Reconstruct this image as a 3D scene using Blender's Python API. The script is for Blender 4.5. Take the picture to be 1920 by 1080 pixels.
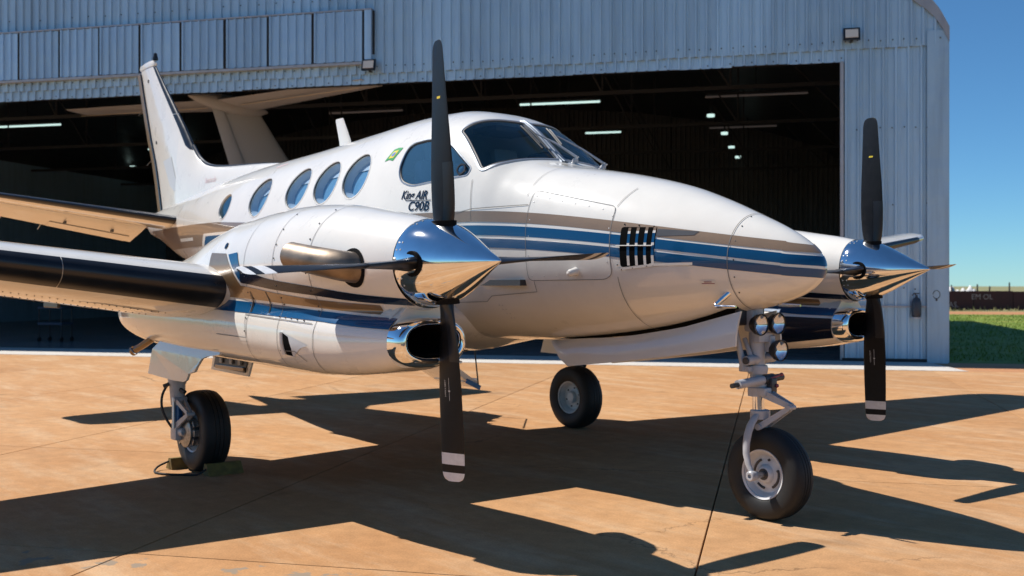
import bpy, bmesh, math, random
import numpy as np
from mathutils import Vector, Matrix
from mathutils.geometry import delaunay_2d_cdt

for o in list(bpy.data.objects):
    bpy.data.objects.remove(o)
scene = bpy.context.scene
COL = scene.collection
rnd = random.Random(7)

# ------------------------------------------------------------------ camera
CAM_YAW = 0.6865
cd = bpy.data.cameras.new('camera')
cam = bpy.data.objects.new('camera', cd)
COL.objects.link(cam)
cam.location = (4.4802, -5.2112, 1.3985)
cam.rotation_euler = (math.pi / 2, 0, math.atan2(-math.cos(CAM_YAW), math.sin(CAM_YAW)) * -1)
cd.sensor_width = 36.0
cd.lens = 1992.77 / 1920 * 36.0
cd.shift_y = -(540 - 536.0) / 1920
cd.clip_start = 0.05
cd.clip_end = 6000
cd.dof.use_dof = True
cd.dof.focus_distance = 6.3
cd.dof.aperture_fstop = 3.2
scene.camera = cam

# ------------------------------------------------------------------ sky, sun, exposure
SUN = Vector((-0.675, -0.357, 1.0)).normalized()          # direction towards the sun
world = bpy.data.worlds.new('World')
scene.world = world
world.use_nodes = True
wn = world.node_tree
sky = wn.nodes.new('ShaderNodeTexSky')
sky.sky_type = 'NISHITA'
sky.sun_disc = False
sky.sun_elevation = math.asin(SUN.z)
sky.sun_rotation = math.atan2(SUN.x, SUN.y)
sky.altitude = 2500
sky.air_density = 1.0
sky.dust_density = 0.0
sky.ozone_density = 6.0
wn.nodes['Background'].inputs['Strength'].default_value = 0.09
tint = wn.nodes.new('ShaderNodeMixRGB')
tint.blend_type = 'MULTIPLY'
tint.inputs['Fac'].default_value = 1.0
tint.inputs['Color2'].default_value = (.66, .99, 1.08, 1)
wn.links.new(sky.outputs['Color'], tint.inputs['Color1'])
wn.links.new(tint.outputs['Color'], wn.nodes['Background'].inputs['Color'])
sd = bpy.data.lights.new('sun', 'SUN')
sd.energy = 5.0
sd.angle = math.radians(0.5)
sd.color = (1.0, 0.965, 0.92)
sun = bpy.data.objects.new('sun', sd)
COL.objects.link(sun)
sun.rotation_euler = SUN.to_track_quat('Z', 'Y').to_euler()
sun.location = (-20, -10, 30)
vs = scene.view_settings
vs.view_transform = 'Standard'
vs.look = 'None'
vs.gamma = 1.0
vs.use_curve_mapping = False
vs.exposure = 0.25
scene.cycles.diffuse_bounces = 1
scene.cycles.glossy_bounces = 4
scene.cycles.transparent_max_bounces = 12


# ------------------------------------------------------------------ materials
def new_mat(name):
    m = bpy.data.materials.new(name)
    m.use_nodes = True
    return m, m.node_tree, m.node_tree.nodes['Principled BSDF']


def nd(nt, typ, **kw):
    n = nt.nodes.new(typ)
    for k, v in kw.items():
        setattr(n, k, v)
    return n


def simple(name, col, rough=.5, metal=0., coat=0., spec=.5, var=0., vscale=6., bump=0., bscale=60., coord='Object'):
    m, nt, b = new_mat(name)
    b.inputs['Base Color'].default_value = (*col, 1)
    b.inputs['Roughness'].default_value = rough
    b.inputs['Metallic'].default_value = metal
    b.inputs['Coat Weight'].default_value = coat
    b.inputs['Coat Roughness'].default_value = .04
    b.inputs['Specular IOR Level'].default_value = spec
    tc = nd(nt, 'ShaderNodeTexCoord')
    if var > 0:
        nz = nd(nt, 'ShaderNodeTexNoise')
        nz.inputs['Scale'].default_value = vscale
        nz.inputs['Detail'].default_value = 5
        mp = nd(nt, 'ShaderNodeMapRange')
        mp.inputs['From Min'].default_value = .3
        mp.inputs['From Max'].default_value = .7
        mp.inputs['To Min'].default_value = 1 - var
        mp.inputs['To Max'].default_value = 1 + var * .5
        mx = nd(nt, 'ShaderNodeVectorMath', operation='SCALE')
        mx.inputs[0].default_value = col
        nt.links.new(tc.outputs[coord], nz.inputs['Vector'])
        nt.links.new(nz.outputs['Fac'], mp.inputs['Value'])
        nt.links.new(mp.outputs['Result'], mx.inputs['Scale'])
        nt.links.new(mx.outputs['Vector'], b.inputs['Base Color'])
        rr = nd(nt, 'ShaderNodeMapRange')
        rr.inputs['To Min'].default_value = max(.02, rough * .75)
        rr.inputs['To Max'].default_value = min(1, rough * 1.3)
        nt.links.new(nz.outputs['Fac'], rr.inputs['Value'])
        nt.links.new(rr.outputs['Result'], b.inputs['Roughness'])
    if bump > 0:
        n2 = nd(nt, 'ShaderNodeTexNoise')
        n2.inputs['Scale'].default_value = bscale
        n2.inputs['Detail'].default_value = 3
        bp = nd(nt, 'ShaderNodeBump')
        bp.inputs['Strength'].default_value = bump
        bp.inputs['Distance'].default_value = .01
        nt.links.new(tc.outputs[coord], n2.inputs['Vector'])
        nt.links.new(n2.outputs['Fac'], bp.inputs['Height'])
        nt.links.new(bp.outputs['Normal'], b.inputs['Normal'])
    return m


def paint(name, col, metal=0., rough=.28, coat=.7):
    """gloss aircraft paint: faint dirt and skin waviness"""
    m, nt, b = new_mat(name)
    b.inputs['Metallic'].default_value = metal
    b.inputs['Coat Weight'].default_value = coat
    b.inputs['Coat Roughness'].default_value = .04
    b.inputs['Coat IOR'].default_value = 1.6
    b.inputs['Specular IOR Level'].default_value = .15
    tc = nd(nt, 'ShaderNodeTexCoord')
    nz = nd(nt, 'ShaderNodeTexNoise')
    nz.inputs['Scale'].default_value = 3.0
    nz.inputs['Detail'].default_value = 7
    nz.inputs['Roughness'].default_value = .65
    mp = nd(nt, 'ShaderNodeMapRange')
    mp.inputs['From Min'].default_value = .25
    mp.inputs['From Max'].default_value = .75
    mp.inputs['To Min'].default_value = .93
    mp.inputs['To Max'].default_value = 1.03
    mx = nd(nt, 'ShaderNodeVectorMath', operation='SCALE')
    mx.inputs[0].default_value = col
    rr = nd(nt, 'ShaderNodeMapRange')
    rr.inputs['To Min'].default_value = rough * .8
    rr.inputs['To Max'].default_value = rough * 1.25
    n2 = nd(nt, 'ShaderNodeTexNoise')
    n2.inputs['Scale'].default_value = 5.5
    n2.inputs['Detail'].default_value = 1.5
    bp = nd(nt, 'ShaderNodeBump')
    bp.inputs['Strength'].default_value = .09
    bp.inputs['Distance'].default_value = .02
    L = nt.links.new
    L(tc.outputs['Object'], nz.inputs['Vector'])
    L(tc.outputs['Object'], n2.inputs['Vector'])
    L(nz.outputs['Fac'], mp.inputs['Value'])
    L(mp.outputs['Result'], mx.inputs['Scale'])
    L(mx.outputs['Vector'], b.inputs['Base Color'])
    L(nz.outputs['Fac'], rr.inputs['Value'])
    L(rr.outputs['Result'], b.inputs['Roughness'])
    L(n2.outputs['Fac'], bp.inputs['Height'])
    L(bp.outputs['Normal'], b.inputs['Normal'])
    L(bp.outputs['Normal'], b.inputs['Coat Normal'])
    return m


def glass(name, tint, opacity, base, rough=.03):
    m, nt, b = new_mat(name)
    b.inputs['Base Color'].default_value = (*base, 1)
    b.inputs['Roughness'].default_value = rough
    b.inputs['Specular IOR Level'].default_value = .6
    tr = nd(nt, 'ShaderNodeBsdfTransparent')
    tr.inputs['Color'].default_value = (*tint, 1)
    gl = nd(nt, 'ShaderNodeBsdfGlossy')
    gl.inputs['Roughness'].default_value = rough
    fr = nd(nt, 'ShaderNodeFresnel')
    # a pane has two faces: same reflectance from inside and outside
    gb = nd(nt, 'ShaderNodeNewGeometry')
    io = nd(nt, 'ShaderNodeMapRange'); io.inputs['To Min'].default_value = 1.5; io.inputs['To Max'].default_value = 1 / 1.5
    nt.links.new(gb.outputs['Backfacing'], io.inputs['Value'])
    nt.links.new(io.outputs['Result'], fr.inputs['IOR'])
    mx = nd(nt, 'ShaderNodeMixShader')
    mx.inputs['Fac'].default_value = opacity
    mx2 = nd(nt, 'ShaderNodeMixShader')
    L = nt.links.new
    L(tr.outputs[0], mx.inputs[1])
    L(b.outputs[0], mx.inputs[2])
    L(fr.outputs[0], mx2.inputs[0])
    L(mx.outputs[0], mx2.inputs[1])
    L(gl.outputs[0], mx2.inputs[2])
    L(mx2.outputs[0], nt.nodes['Material Output'].inputs['Surface'])
    return m


def emit(name, col, s):
    m, nt, b = new_mat(name)
    b.inputs['Base Color'].default_value = (*col, 1)
    b.inputs['Emission Color'].default_value = (*col, 1)
    b.inputs['Emission Strength'].default_value = s
    return m


M = {}
M['white'] = paint('white_paint', (.84, .79, .705), coat=1.0)
M['tan'] = paint('tan_paint', (.27, .185, .12), metal=.15, rough=.35)
M['gold'] = paint('gold_paint', (.30, .185, .085), metal=.35, rough=.3)
M['blue'] = paint('blue_paint', (.004, .075, .19), rough=.3, coat=.6)
M['navy'] = paint('navy_paint', (.005, .010, .026), rough=.25, coat=.4)
M['red'] = simple('red_paint', (.30, .06, .07), .4)
M['faint_red'] = simple('faded_red_print', (.68, .46, .46), .4)
M['grey_paint'] = simple('grey_paint', (.56, .58, .60), .35)
M['seam'] = simple('seam_line', (.20, .185, .17), .6)
M['rivet'] = simple('rivet_metal', (.58, .57, .55), .4, metal=.2)
M['rivet_dark'] = simple('screw_dark', (.06, .055, .05), .45, metal=.4)
M['chrome'] = simple('polished_metal', (.86, .87, .88), .06, metal=1., var=.06, vscale=14, bump=.035, bscale=7)
M['metal'] = simple('bare_metal', (.55, .56, .57), .3, metal=1., var=.15, vscale=20)
M['frame'] = simple('window_frame_metal', (.34, .37, .41), .38, metal=.6, var=.1, vscale=25)
M['exhaust'] = simple('exhaust_steel', (.30, .235, .175), .46, metal=.9, var=.35, vscale=9, bump=.08, bscale=30)
M['soot_and_shade'] = simple('soot_and_shade', (.010, .009, .009), .85, spec=.08)  # soot inside the stacks; elsewhere the shade of openings put into the colour
M['black'] = simple('black_satin', (.012, .013, .015), .34, var=.3, vscale=25)
M['blade'] = simple('propeller_black', (.006, .0065, .008), .42, spec=.3, var=.35, vscale=30, bump=.02, bscale=400)
M['blade_white'] = simple('blade_white_band', (.72, .71, .70), .4, var=.12, vscale=30)
M['yellow'] = simple('yellow_mark', (.75, .55, .03), .5)
M['boot'] = simple('deice_boot_rubber', (.010, .012, .017), .3, var=.25, vscale=7, bump=.02, bscale=25)
M['rubber'] = simple('tyre_rubber', (.0085, .0085, .0085), .62, var=.35, vscale=9, bump=.06, bscale=120)
M['gear'] = simple('gear_grey_paint', (.46, .455, .47), .35, var=.12, vscale=18)
M['gear_dark'] = simple('gear_dark_metal', (.07, .07, .075), .4, metal=.5)
M['rim'] = simple('wheel_rim_paint', (.66, .66, .66), .3, var=.14, vscale=16)
M['brake'] = simple('brake_steel', (.30, .29, .28), .35, metal=.8, var=.4, vscale=60)
M['hydraulic'] = simple('hydraulic_blue', (.03, .14, .34), .25, metal=.3)
M['dark'] = simple('opening_shade', (.006, .006, .006), .9, spec=.03)  # near-black that paints in the shade inside openings
M['cabin'] = simple('cabin_trim', (.035, .037, .042), .7)
M['cabin_light'] = simple('cabin_lining', (.55, .60, .66), .6)
M['seat'] = simple('seat_leather', (.30, .29, .28), .6)
M['window_glass'] = glass('cabin_window_glass', (.45, .66, .86), .30, (.10, .26, .44))
M['clear_glass'] = glass('outer_window_glass', (.80, .90, .97), .06, (.1, .2, .3))
M['inner_pane'] = glass('inner_window_pane', (.3, .5, .7), .85, (.24, .48, .70), rough=.12)
M['dark_glass'] = glass('green_tinted_glass', (.1, .2, .2), .7, (.008, .03, .03))
M['shield_glass'] = glass('windshield_glass', (.66, .86, .98), .06, (.006, .075, .14))
M['lens'] = glass('lamp_lens', (.9, .92, .95), .1, (.3, .32, .35))
M['flag_green'] = simple('flag_green', (.02, .30, .07), .4)
M['flag_yellow'] = simple('flag_yellow', (.75, .58, .04), .4)
M['flag_blue'] = simple('flag_blue', (.10, .22, .55), .4)
M['chock'] = simple('chock_wood', (.19, .125, .03), .75, var=.35, vscale=18, bump=.2, bscale=40)
M['rope'] = simple('black_rope', (.02, .019, .018), .8)
M['black_rubber'] = simple('wiper_rubber', (.01, .01, .01), .5)


def concrete(name, c1, c2, c3, patches=False):
    m, nt, b = new_mat(name)
    L = nt.links.new
    geo = nd(nt, 'ShaderNodeNewGeometry')
    oi = nd(nt, 'ShaderNodeObjectInfo')
    n1 = nd(nt, 'ShaderNodeTexNoise'); n1.inputs['Scale'].default_value = .55; n1.inputs['Detail'].default_value = 6; n1.inputs['Roughness'].default_value = .6
    n2 = nd(nt, 'ShaderNodeTexNoise'); n2.inputs['Scale'].default_value = 6.5; n2.inputs['Detail'].default_value = 9; n2.inputs['Roughness'].default_value = .72
    n3 = nd(nt, 'ShaderNodeTexNoise'); n3.inputs['Scale'].default_value = 95; n3.inputs['Detail'].default_value = 3
    vo = nd(nt, 'ShaderNodeTexVoronoi'); vo.inputs['Scale'].default_value = 13
    mpn = nd(nt, 'ShaderNodeMapping'); mpn.inputs['Rotation'].default_value = (0, 0, math.radians(-37)); mpn.inputs['Scale'].default_value = (.35, 1.5, 1)
    n4 = nd(nt, 'ShaderNodeTexNoise'); n4.inputs['Scale'].default_value = 1.6; n4.inputs['Detail'].default_value = 6; n4.inputs['Roughness'].default_value = .7
    for n in (n1, n2, n3, vo, mpn):
        L(geo.outputs['Position'], n.inputs['Vector'])
    L(mpn.outputs[0], n4.inputs['Vector'])
    r1 = nd(nt, 'ShaderNodeValToRGB')
    r1.color_ramp.elements[0].position = .36; r1.color_ramp.elements[0].color = (*c1, 1)
    r1.color_ramp.elements[1].position = .64; r1.color_ramp.elements[1].color = (*c2, 1)
    L(n1.outputs['Fac'], r1.inputs['Fac'])
    # streaky paler dust
    m2 = nd(nt, 'ShaderNodeMixRGB'); m2.inputs['Color2'].default_value = (*c3, 1)
    rp = nd(nt, 'ShaderNodeMapRange'); rp.inputs['From Min'].default_value = .48; rp.inputs['From Max'].default_value = .72; rp.inputs['To Max'].default_value = .75
    L(n4.outputs['Fac'], rp.inputs['Value']); L(rp.outputs[0], m2.inputs['Fac']); L(r1.outputs['Color'], m2.inputs['Color1'])
    # mid-scale mottling
    m3 = nd(nt, 'ShaderNodeMixRGB', blend_type='MULTIPLY'); m3.inputs['Fac'].default_value = 1
    rm = nd(nt, 'ShaderNodeMapRange'); rm.inputs['From Min'].default_value = .32; rm.inputs['From Max'].default_value = .68; rm.inputs['To Min'].default_value = .84; rm.inputs['To Max'].default_value = 1.12
    L(n2.outputs['Fac'], rm.inputs['Value']); L(m2.outputs['Color'], m3.inputs['Color1']); L(rm.outputs[0], m3.inputs['Color2'])
    # grain
    m4 = nd(nt, 'ShaderNodeMixRGB', blend_type='MULTIPLY'); m4.inputs['Fac'].default_value = 1
    rg = nd(nt, 'ShaderNodeMapRange'); rg.inputs['From Min'].default_value = .25; rg.inputs['From Max'].default_value = .75; rg.inputs['To Min'].default_value = .82; rg.inputs['To Max'].default_value = 1.14
    L(n3.outputs['Fac'], rg.inputs['Value']); L(m3.outputs['Color'], m4.inputs['Color1']); L(rg.outputs[0], m4.inputs['Color2'])
    # per-slab tone
    m5 = nd(nt, 'ShaderNodeMixRGB', blend_type='MULTIPLY'); m5.inputs['Fac'].default_value = 1
    ro = nd(nt, 'ShaderNodeMapRange'); ro.inputs['To Min'].default_value = .94; ro.inputs['To Max'].default_value = 1.05
    L(oi.outputs['Random'], ro.inputs['Value']); L(m4.outputs['Color'], m5.inputs['Color1']); L(ro.outputs[0], m5.inputs['Color2'])
    # sparse dark specks
    sp = nd(nt, 'ShaderNodeMapRange'); sp.inputs['From Min'].default_value = .05; sp.inputs['From Max'].default_value = .11; sp.inputs['To Min'].default_value = .45; sp.inputs['To Max'].default_value = 1
    L(vo.outputs['Distance'], sp.inputs['Value'])
    gate = nd(nt, 'ShaderNodeMapRange'); gate.inputs['From Min'].default_value = .58; gate.inputs['From Max'].default_value = .64
    L(n2.outputs['Fac'], gate.inputs['Value'])
    m6 = nd(nt, 'ShaderNodeMixRGB', blend_type='MULTIPLY')
    L(gate.outputs[0], m6.inputs['Fac']); L(m5.outputs['Color'], m6.inputs['Color1']); L(sp.outputs[0], m6.inputs['Color2'])
    # hairline cracks and a few oily stains
    vc = nd(nt, 'ShaderNodeTexVoronoi', feature='DISTANCE_TO_EDGE'); vc.inputs['Scale'].default_value = .42
    wob = nd(nt, 'ShaderNodeVectorMath', operation='MULTIPLY_ADD'); wob.inputs[1].default_value = (.35, .35, 0)
    L(n2.outputs['Color'], wob.inputs[0]); L(geo.outputs['Position'], wob.inputs[2]); L(wob.outputs[0], vc.inputs['Vector'])
    cr = nd(nt, 'ShaderNodeMapRange'); cr.inputs['From Min'].default_value = .0012; cr.inputs['From Max'].default_value = .0035; cr.inputs['To Min'].default_value = .55; cr.inputs['To Max'].default_value = 1
    L(vc.outputs['Distance'], cr.inputs['Value'])
    gt = nd(nt, 'ShaderNodeMapRange'); gt.inputs['From Min'].default_value = .50; gt.inputs['From Max'].default_value = .58
    L(n1.outputs['Fac'], gt.inputs['Value'])
    m8 = nd(nt, 'ShaderNodeMixRGB', blend_type='MULTIPLY'); L(gt.outputs[0], m8.inputs['Fac']); L(m6.outputs['Color'], m8.inputs['Color1']); L(cr.outputs[0], m8.inputs['Color2'])
    ns = nd(nt, 'ShaderNodeTexNoise'); ns.inputs['Scale'].default_value = 1.3; ns.inputs['Detail'].default_value = 5; L(geo.outputs['Position'], ns.inputs['Vector'])
    st_ = nd(nt, 'ShaderNodeMapRange'); st_.inputs['From Min'].default_value = .64; st_.inputs['From Max'].default_value = .74; st_.inputs['To Min'].default_value = 1; st_.inputs['To Max'].default_value = .76
    L(ns.outputs['Fac'], st_.inputs['Value'])
    m9 = nd(nt, 'ShaderNodeMixRGB', blend_type='MULTIPLY'); m9.inputs['Fac'].default_value = 1; L(m8.outputs['Color'], m9.inputs['Color1']); L(st_.outputs[0], m9.inputs['Color2'])
    m6 = m9
    last = m6
    if patches:
        # worn grey patches along the joint nearest the camera
        sx = nd(nt, 'ShaderNodeSeparateXYZ'); L(geo.outputs['Position'], sx.inputs[0])
        ma = nd(nt, 'ShaderNodeMath', operation='MULTIPLY'); ma.inputs[1].default_value = -.6; L(sx.outputs['X'], ma.inputs[0])
        mb = nd(nt, 'ShaderNodeMath', operation='MULTIPLY_ADD'); mb.inputs[1].default_value = .8; L(sx.outputs['Y'], mb.inputs[0]); L(ma.outputs[0], mb.inputs[2])
        rr = nd(nt, 'ShaderNodeMapRange'); rr.inputs['From Min'].default_value = 0; rr.inputs['From Max'].default_value = .34; rr.inputs['To Min'].default_value = .15; rr.inputs['To Max'].default_value = -.12
        ab0 = nd(nt, 'ShaderNodeMath', operation='ADD'); ab0.inputs[1].default_value = 2.13; L(mb.outputs[0], ab0.inputs[0])
        ab = nd(nt, 'ShaderNodeMath', operation='ABSOLUTE'); L(ab0.outputs[0], ab.inputs[0]); L(ab.outputs[0], rr.inputs['Value'])
        n5 = nd(nt, 'ShaderNodeTexNoise'); n5.inputs['Scale'].default_value = 6.0; n5.inputs['Detail'].default_value = 9; n5.inputs['Roughness'].default_value = .55
        L(geo.outputs['Position'], n5.inputs['Vector'])
        ad = nd(nt, 'ShaderNodeMath', operation='ADD'); L(n5.outputs['Fac'], ad.inputs[0]); L(rr.outputs[0], ad.inputs[1])
        th = nd(nt, 'ShaderNodeMapRange'); th.inputs['From Min'].default_value = .675; th.inputs['From Max'].default_value = .70
        L(ad.outputs[0], th.inputs['Value'])
        m7 = nd(nt, 'ShaderNodeMixRGB'); m7.inputs['Color2'].default_value = (.30, .225, .155, 1)
        L(th.outputs[0], m7.inputs['Fac']); L(m6.outputs['Color'], m7.inputs['Color1'])
        last = m7
    L(last.outputs['Color'], b.inputs['Base Color'])
    b.inputs['Roughness'].default_value = .82
    b.inputs['Specular IOR Level'].default_value = .25
    bp = nd(nt, 'ShaderNodeBump'); bp.inputs['Strength'].default_value = .25; bp.inputs['Distance'].default_value = .006
    bm_ = nd(nt, 'ShaderNodeMath', operation='MULTIPLY_ADD'); bm_.inputs[1].default_value = .5
    L(n3.outputs['Fac'], bm_.inputs[0]); L(n2.outputs['Fac'], bm_.inputs[2]); L(bm_.outputs[0], bp.inputs['Height'])
    L(bp.outputs['Normal'], b.inputs['Normal'])
    return m


M['slab'] = concrete('dusty_orange_concrete', (.455, .228, .092), (.53, .292, .132), (.60, .41, .245), patches=True)
M['pale_concrete'] = concrete('pale_concrete', (.60, .56, .50), (.66, .61, .54), (.68, .63, .56))
M['floor'] = concrete('hangar_floor_concrete', (.22, .22, .22), (.26, .26, .26), (.30, .29, .28))
M['floor'].node_tree.nodes['Principled BSDF'].inputs['Roughness'].default_value = .25
M['joint'] = simple('joint_filler', (.07, .045, .03), .9)
M['dirt'] = concrete('red_dirt', (.45, .20, .085), (.52, .25, .11), (.5, .27, .14))


def cladding(name, c, dirt):
    m, nt, b = new_mat(name)
    L = nt.links.new
    geo = nd(nt, 'ShaderNodeNewGeometry'); oi = nd(nt, 'ShaderNodeObjectInfo')
    mp = nd(nt, 'ShaderNodeMapping'); mp.inputs['Scale'].default_value = (2.2, 2.2, .18)
    n1 = nd(nt, 'ShaderNodeTexNoise'); n1.inputs['Scale'].default_value = 2.5; n1.inputs['Detail'].default_value = 7; n1.inputs['Roughness'].default_value = .65
    n2 = nd(nt, 'ShaderNodeTexNoise'); n2.inputs['Scale'].default_value = 1.1; n2.inputs['Detail'].default_value = 4
    L(geo.outputs['Position'], mp.inputs['Vector']); L(mp.outputs[0], n1.inputs['Vector']); L(geo.outputs['Position'], n2.inputs['Vector'])
    mx = nd(nt, 'ShaderNodeMixRGB'); mx.inputs['Color1'].default_value = (*c, 1); mx.inputs['Color2'].default_value = (*dirt, 1)
    r = nd(nt, 'ShaderNodeMapRange'); r.inputs['From Min'].default_value = .45; r.inputs['From Max'].default_value = .8; r.inputs['To Max'].default_value = .6
    L(n1.outputs['Fac'], r.inputs['Value']); L(r.outputs[0], mx.inputs['Fac'])
    m2 = nd(nt, 'ShaderNodeMixRGB', blend_type='MULTIPLY'); m2.inputs['Fac'].default_value = 1
    ro = nd(nt, 'ShaderNodeMapRange'); ro.inputs['To Min'].default_value = .88; ro.inputs['To Max'].default_value = 1.08
    L(oi.outputs['Random'], ro.inputs['Value']); L(mx.outputs[0], m2.inputs['Color1']); L(ro.outputs[0], m2.inputs['Color2'])
    L(m2.outputs[0], b.inputs['Base Color'])
    b.inputs['Roughness'].default_value = .42
    b.inputs['Metallic'].default_value = .35
    n3 = nd(nt, 'ShaderNodeTexNoise'); n3.inputs['Scale'].default_value = 2.2; n3.inputs['Detail'].default_value = 3
    L(geo.outputs['Position'], n3.inputs['Vector'])
    bp = nd(nt, 'ShaderNodeBump'); bp.inputs['Strength'].default_value = .35; bp.inputs['Distance'].default_value = .06
    L(n3.outputs['Fac'], bp.inputs['Height']); L(bp.outputs['Normal'], b.inputs['Normal'])
    return m


M['clad'] = cladding('galvanised_cladding', (.44, .62, .76), (.26, .36, .45))
M['clad_panel'] = cladding('door_pocket_cladding', (.42, .62, .80), (.25, .36, .47))
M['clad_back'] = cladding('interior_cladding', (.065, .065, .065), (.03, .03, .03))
M['steel_dark'] = simple('dark_steel', (.022, .022, .024), .6, metal=.2)
M['trim'] = cladding('trim_flashing', (.40, .41, .43), (.25, .24, .24))
M['tube'] = emit('tube_light', (.66, .92, .86), .85)
M['tube_dim'] = emit('dim_tube_light', (.30, .26, .25), .06)
M['lamp_glass'] = simple('floodlight_glass', (.75, .70, .60), .25)
M['ext_body'] = simple('extinguisher_cover', (.04, .05, .065), .35, var=.2)
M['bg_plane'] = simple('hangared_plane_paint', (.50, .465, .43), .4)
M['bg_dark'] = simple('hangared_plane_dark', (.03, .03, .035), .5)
M['bg_line'] = simple('hangared_plane_cream', (.80, .62, .40), .5)
M['maroon'] = simple('maroon_wall', (.06, .022, .024), .8, var=.3, vscale=3)
M['letter'] = simple('faded_letter_paint', (.36, .31, .32), .8, var=.3, vscale=3)
M['rubble'] = simple('white_sacks', (.74, .72, .68), .8, var=.2, vscale=2)
M['post'] = simple('fence_post_wood', (.05, .04, .035), .8)
M['cart'] = simple('cart_paint', (.03, .05, .08), .8)


def grass_mat():
    m, nt, b = new_mat('grass')
    L = nt.links.new
    geo = nd(nt, 'ShaderNodeNewGeometry')
    n1 = nd(nt, 'ShaderNodeTexNoise'); n1.inputs['Scale'].default_value = .35; n1.inputs['Detail'].default_value = 8; n1.inputs['Roughness'].default_value = .7
    n2 = nd(nt, 'ShaderNodeTexNoise'); n2.inputs['Scale'].default_value = 6; n2.inputs['Detail'].default_value = 5
    L(geo.outputs['Position'], n1.inputs['Vector']); L(geo.outputs['Position'], n2.inputs['Vector'])
    r = nd(nt, 'ShaderNodeValToRGB')
    e = r.color_ramp.elements
    e[0].position = .3; e[0].color = (.11, .17, .022, 1)
    e[1].position = .7; e[1].color = (.30, .29, .06, 1)
    e2 = e.new(.5); e2.color = (.18, .25, .035, 1)
    L(n1.outputs['Fac'], r.inputs['Fac'])
    mx = nd(nt, 'ShaderNodeMixRGB', blend_type='MULTIPLY'); mx.inputs['Fac'].default_value = 1
    rm = nd(nt, 'ShaderNodeMapRange'); rm.inputs['From Min'].default_value = .3; rm.inputs['From Max'].default_value = .7; rm.inputs['To Min'].default_value = .6; rm.inputs['To Max'].default_value = 1.25
    L(n2.outputs['Fac'], rm.inputs['Value']); L(r.outputs['Color'], mx.inputs['Color1']); L(rm.outputs[0], mx.inputs['Color2'])
    L(mx.outputs[0], b.inputs['Base Color'])
    b.inputs['Roughness'].default_value = .8
    b.inputs['Specular IOR Level'].default_value = .2
    return m


M['grass'] = grass_mat()
M['field'] = simple('dry_field', (.26, .24, .10), .9, var=.3, vscale=.05)


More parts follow.
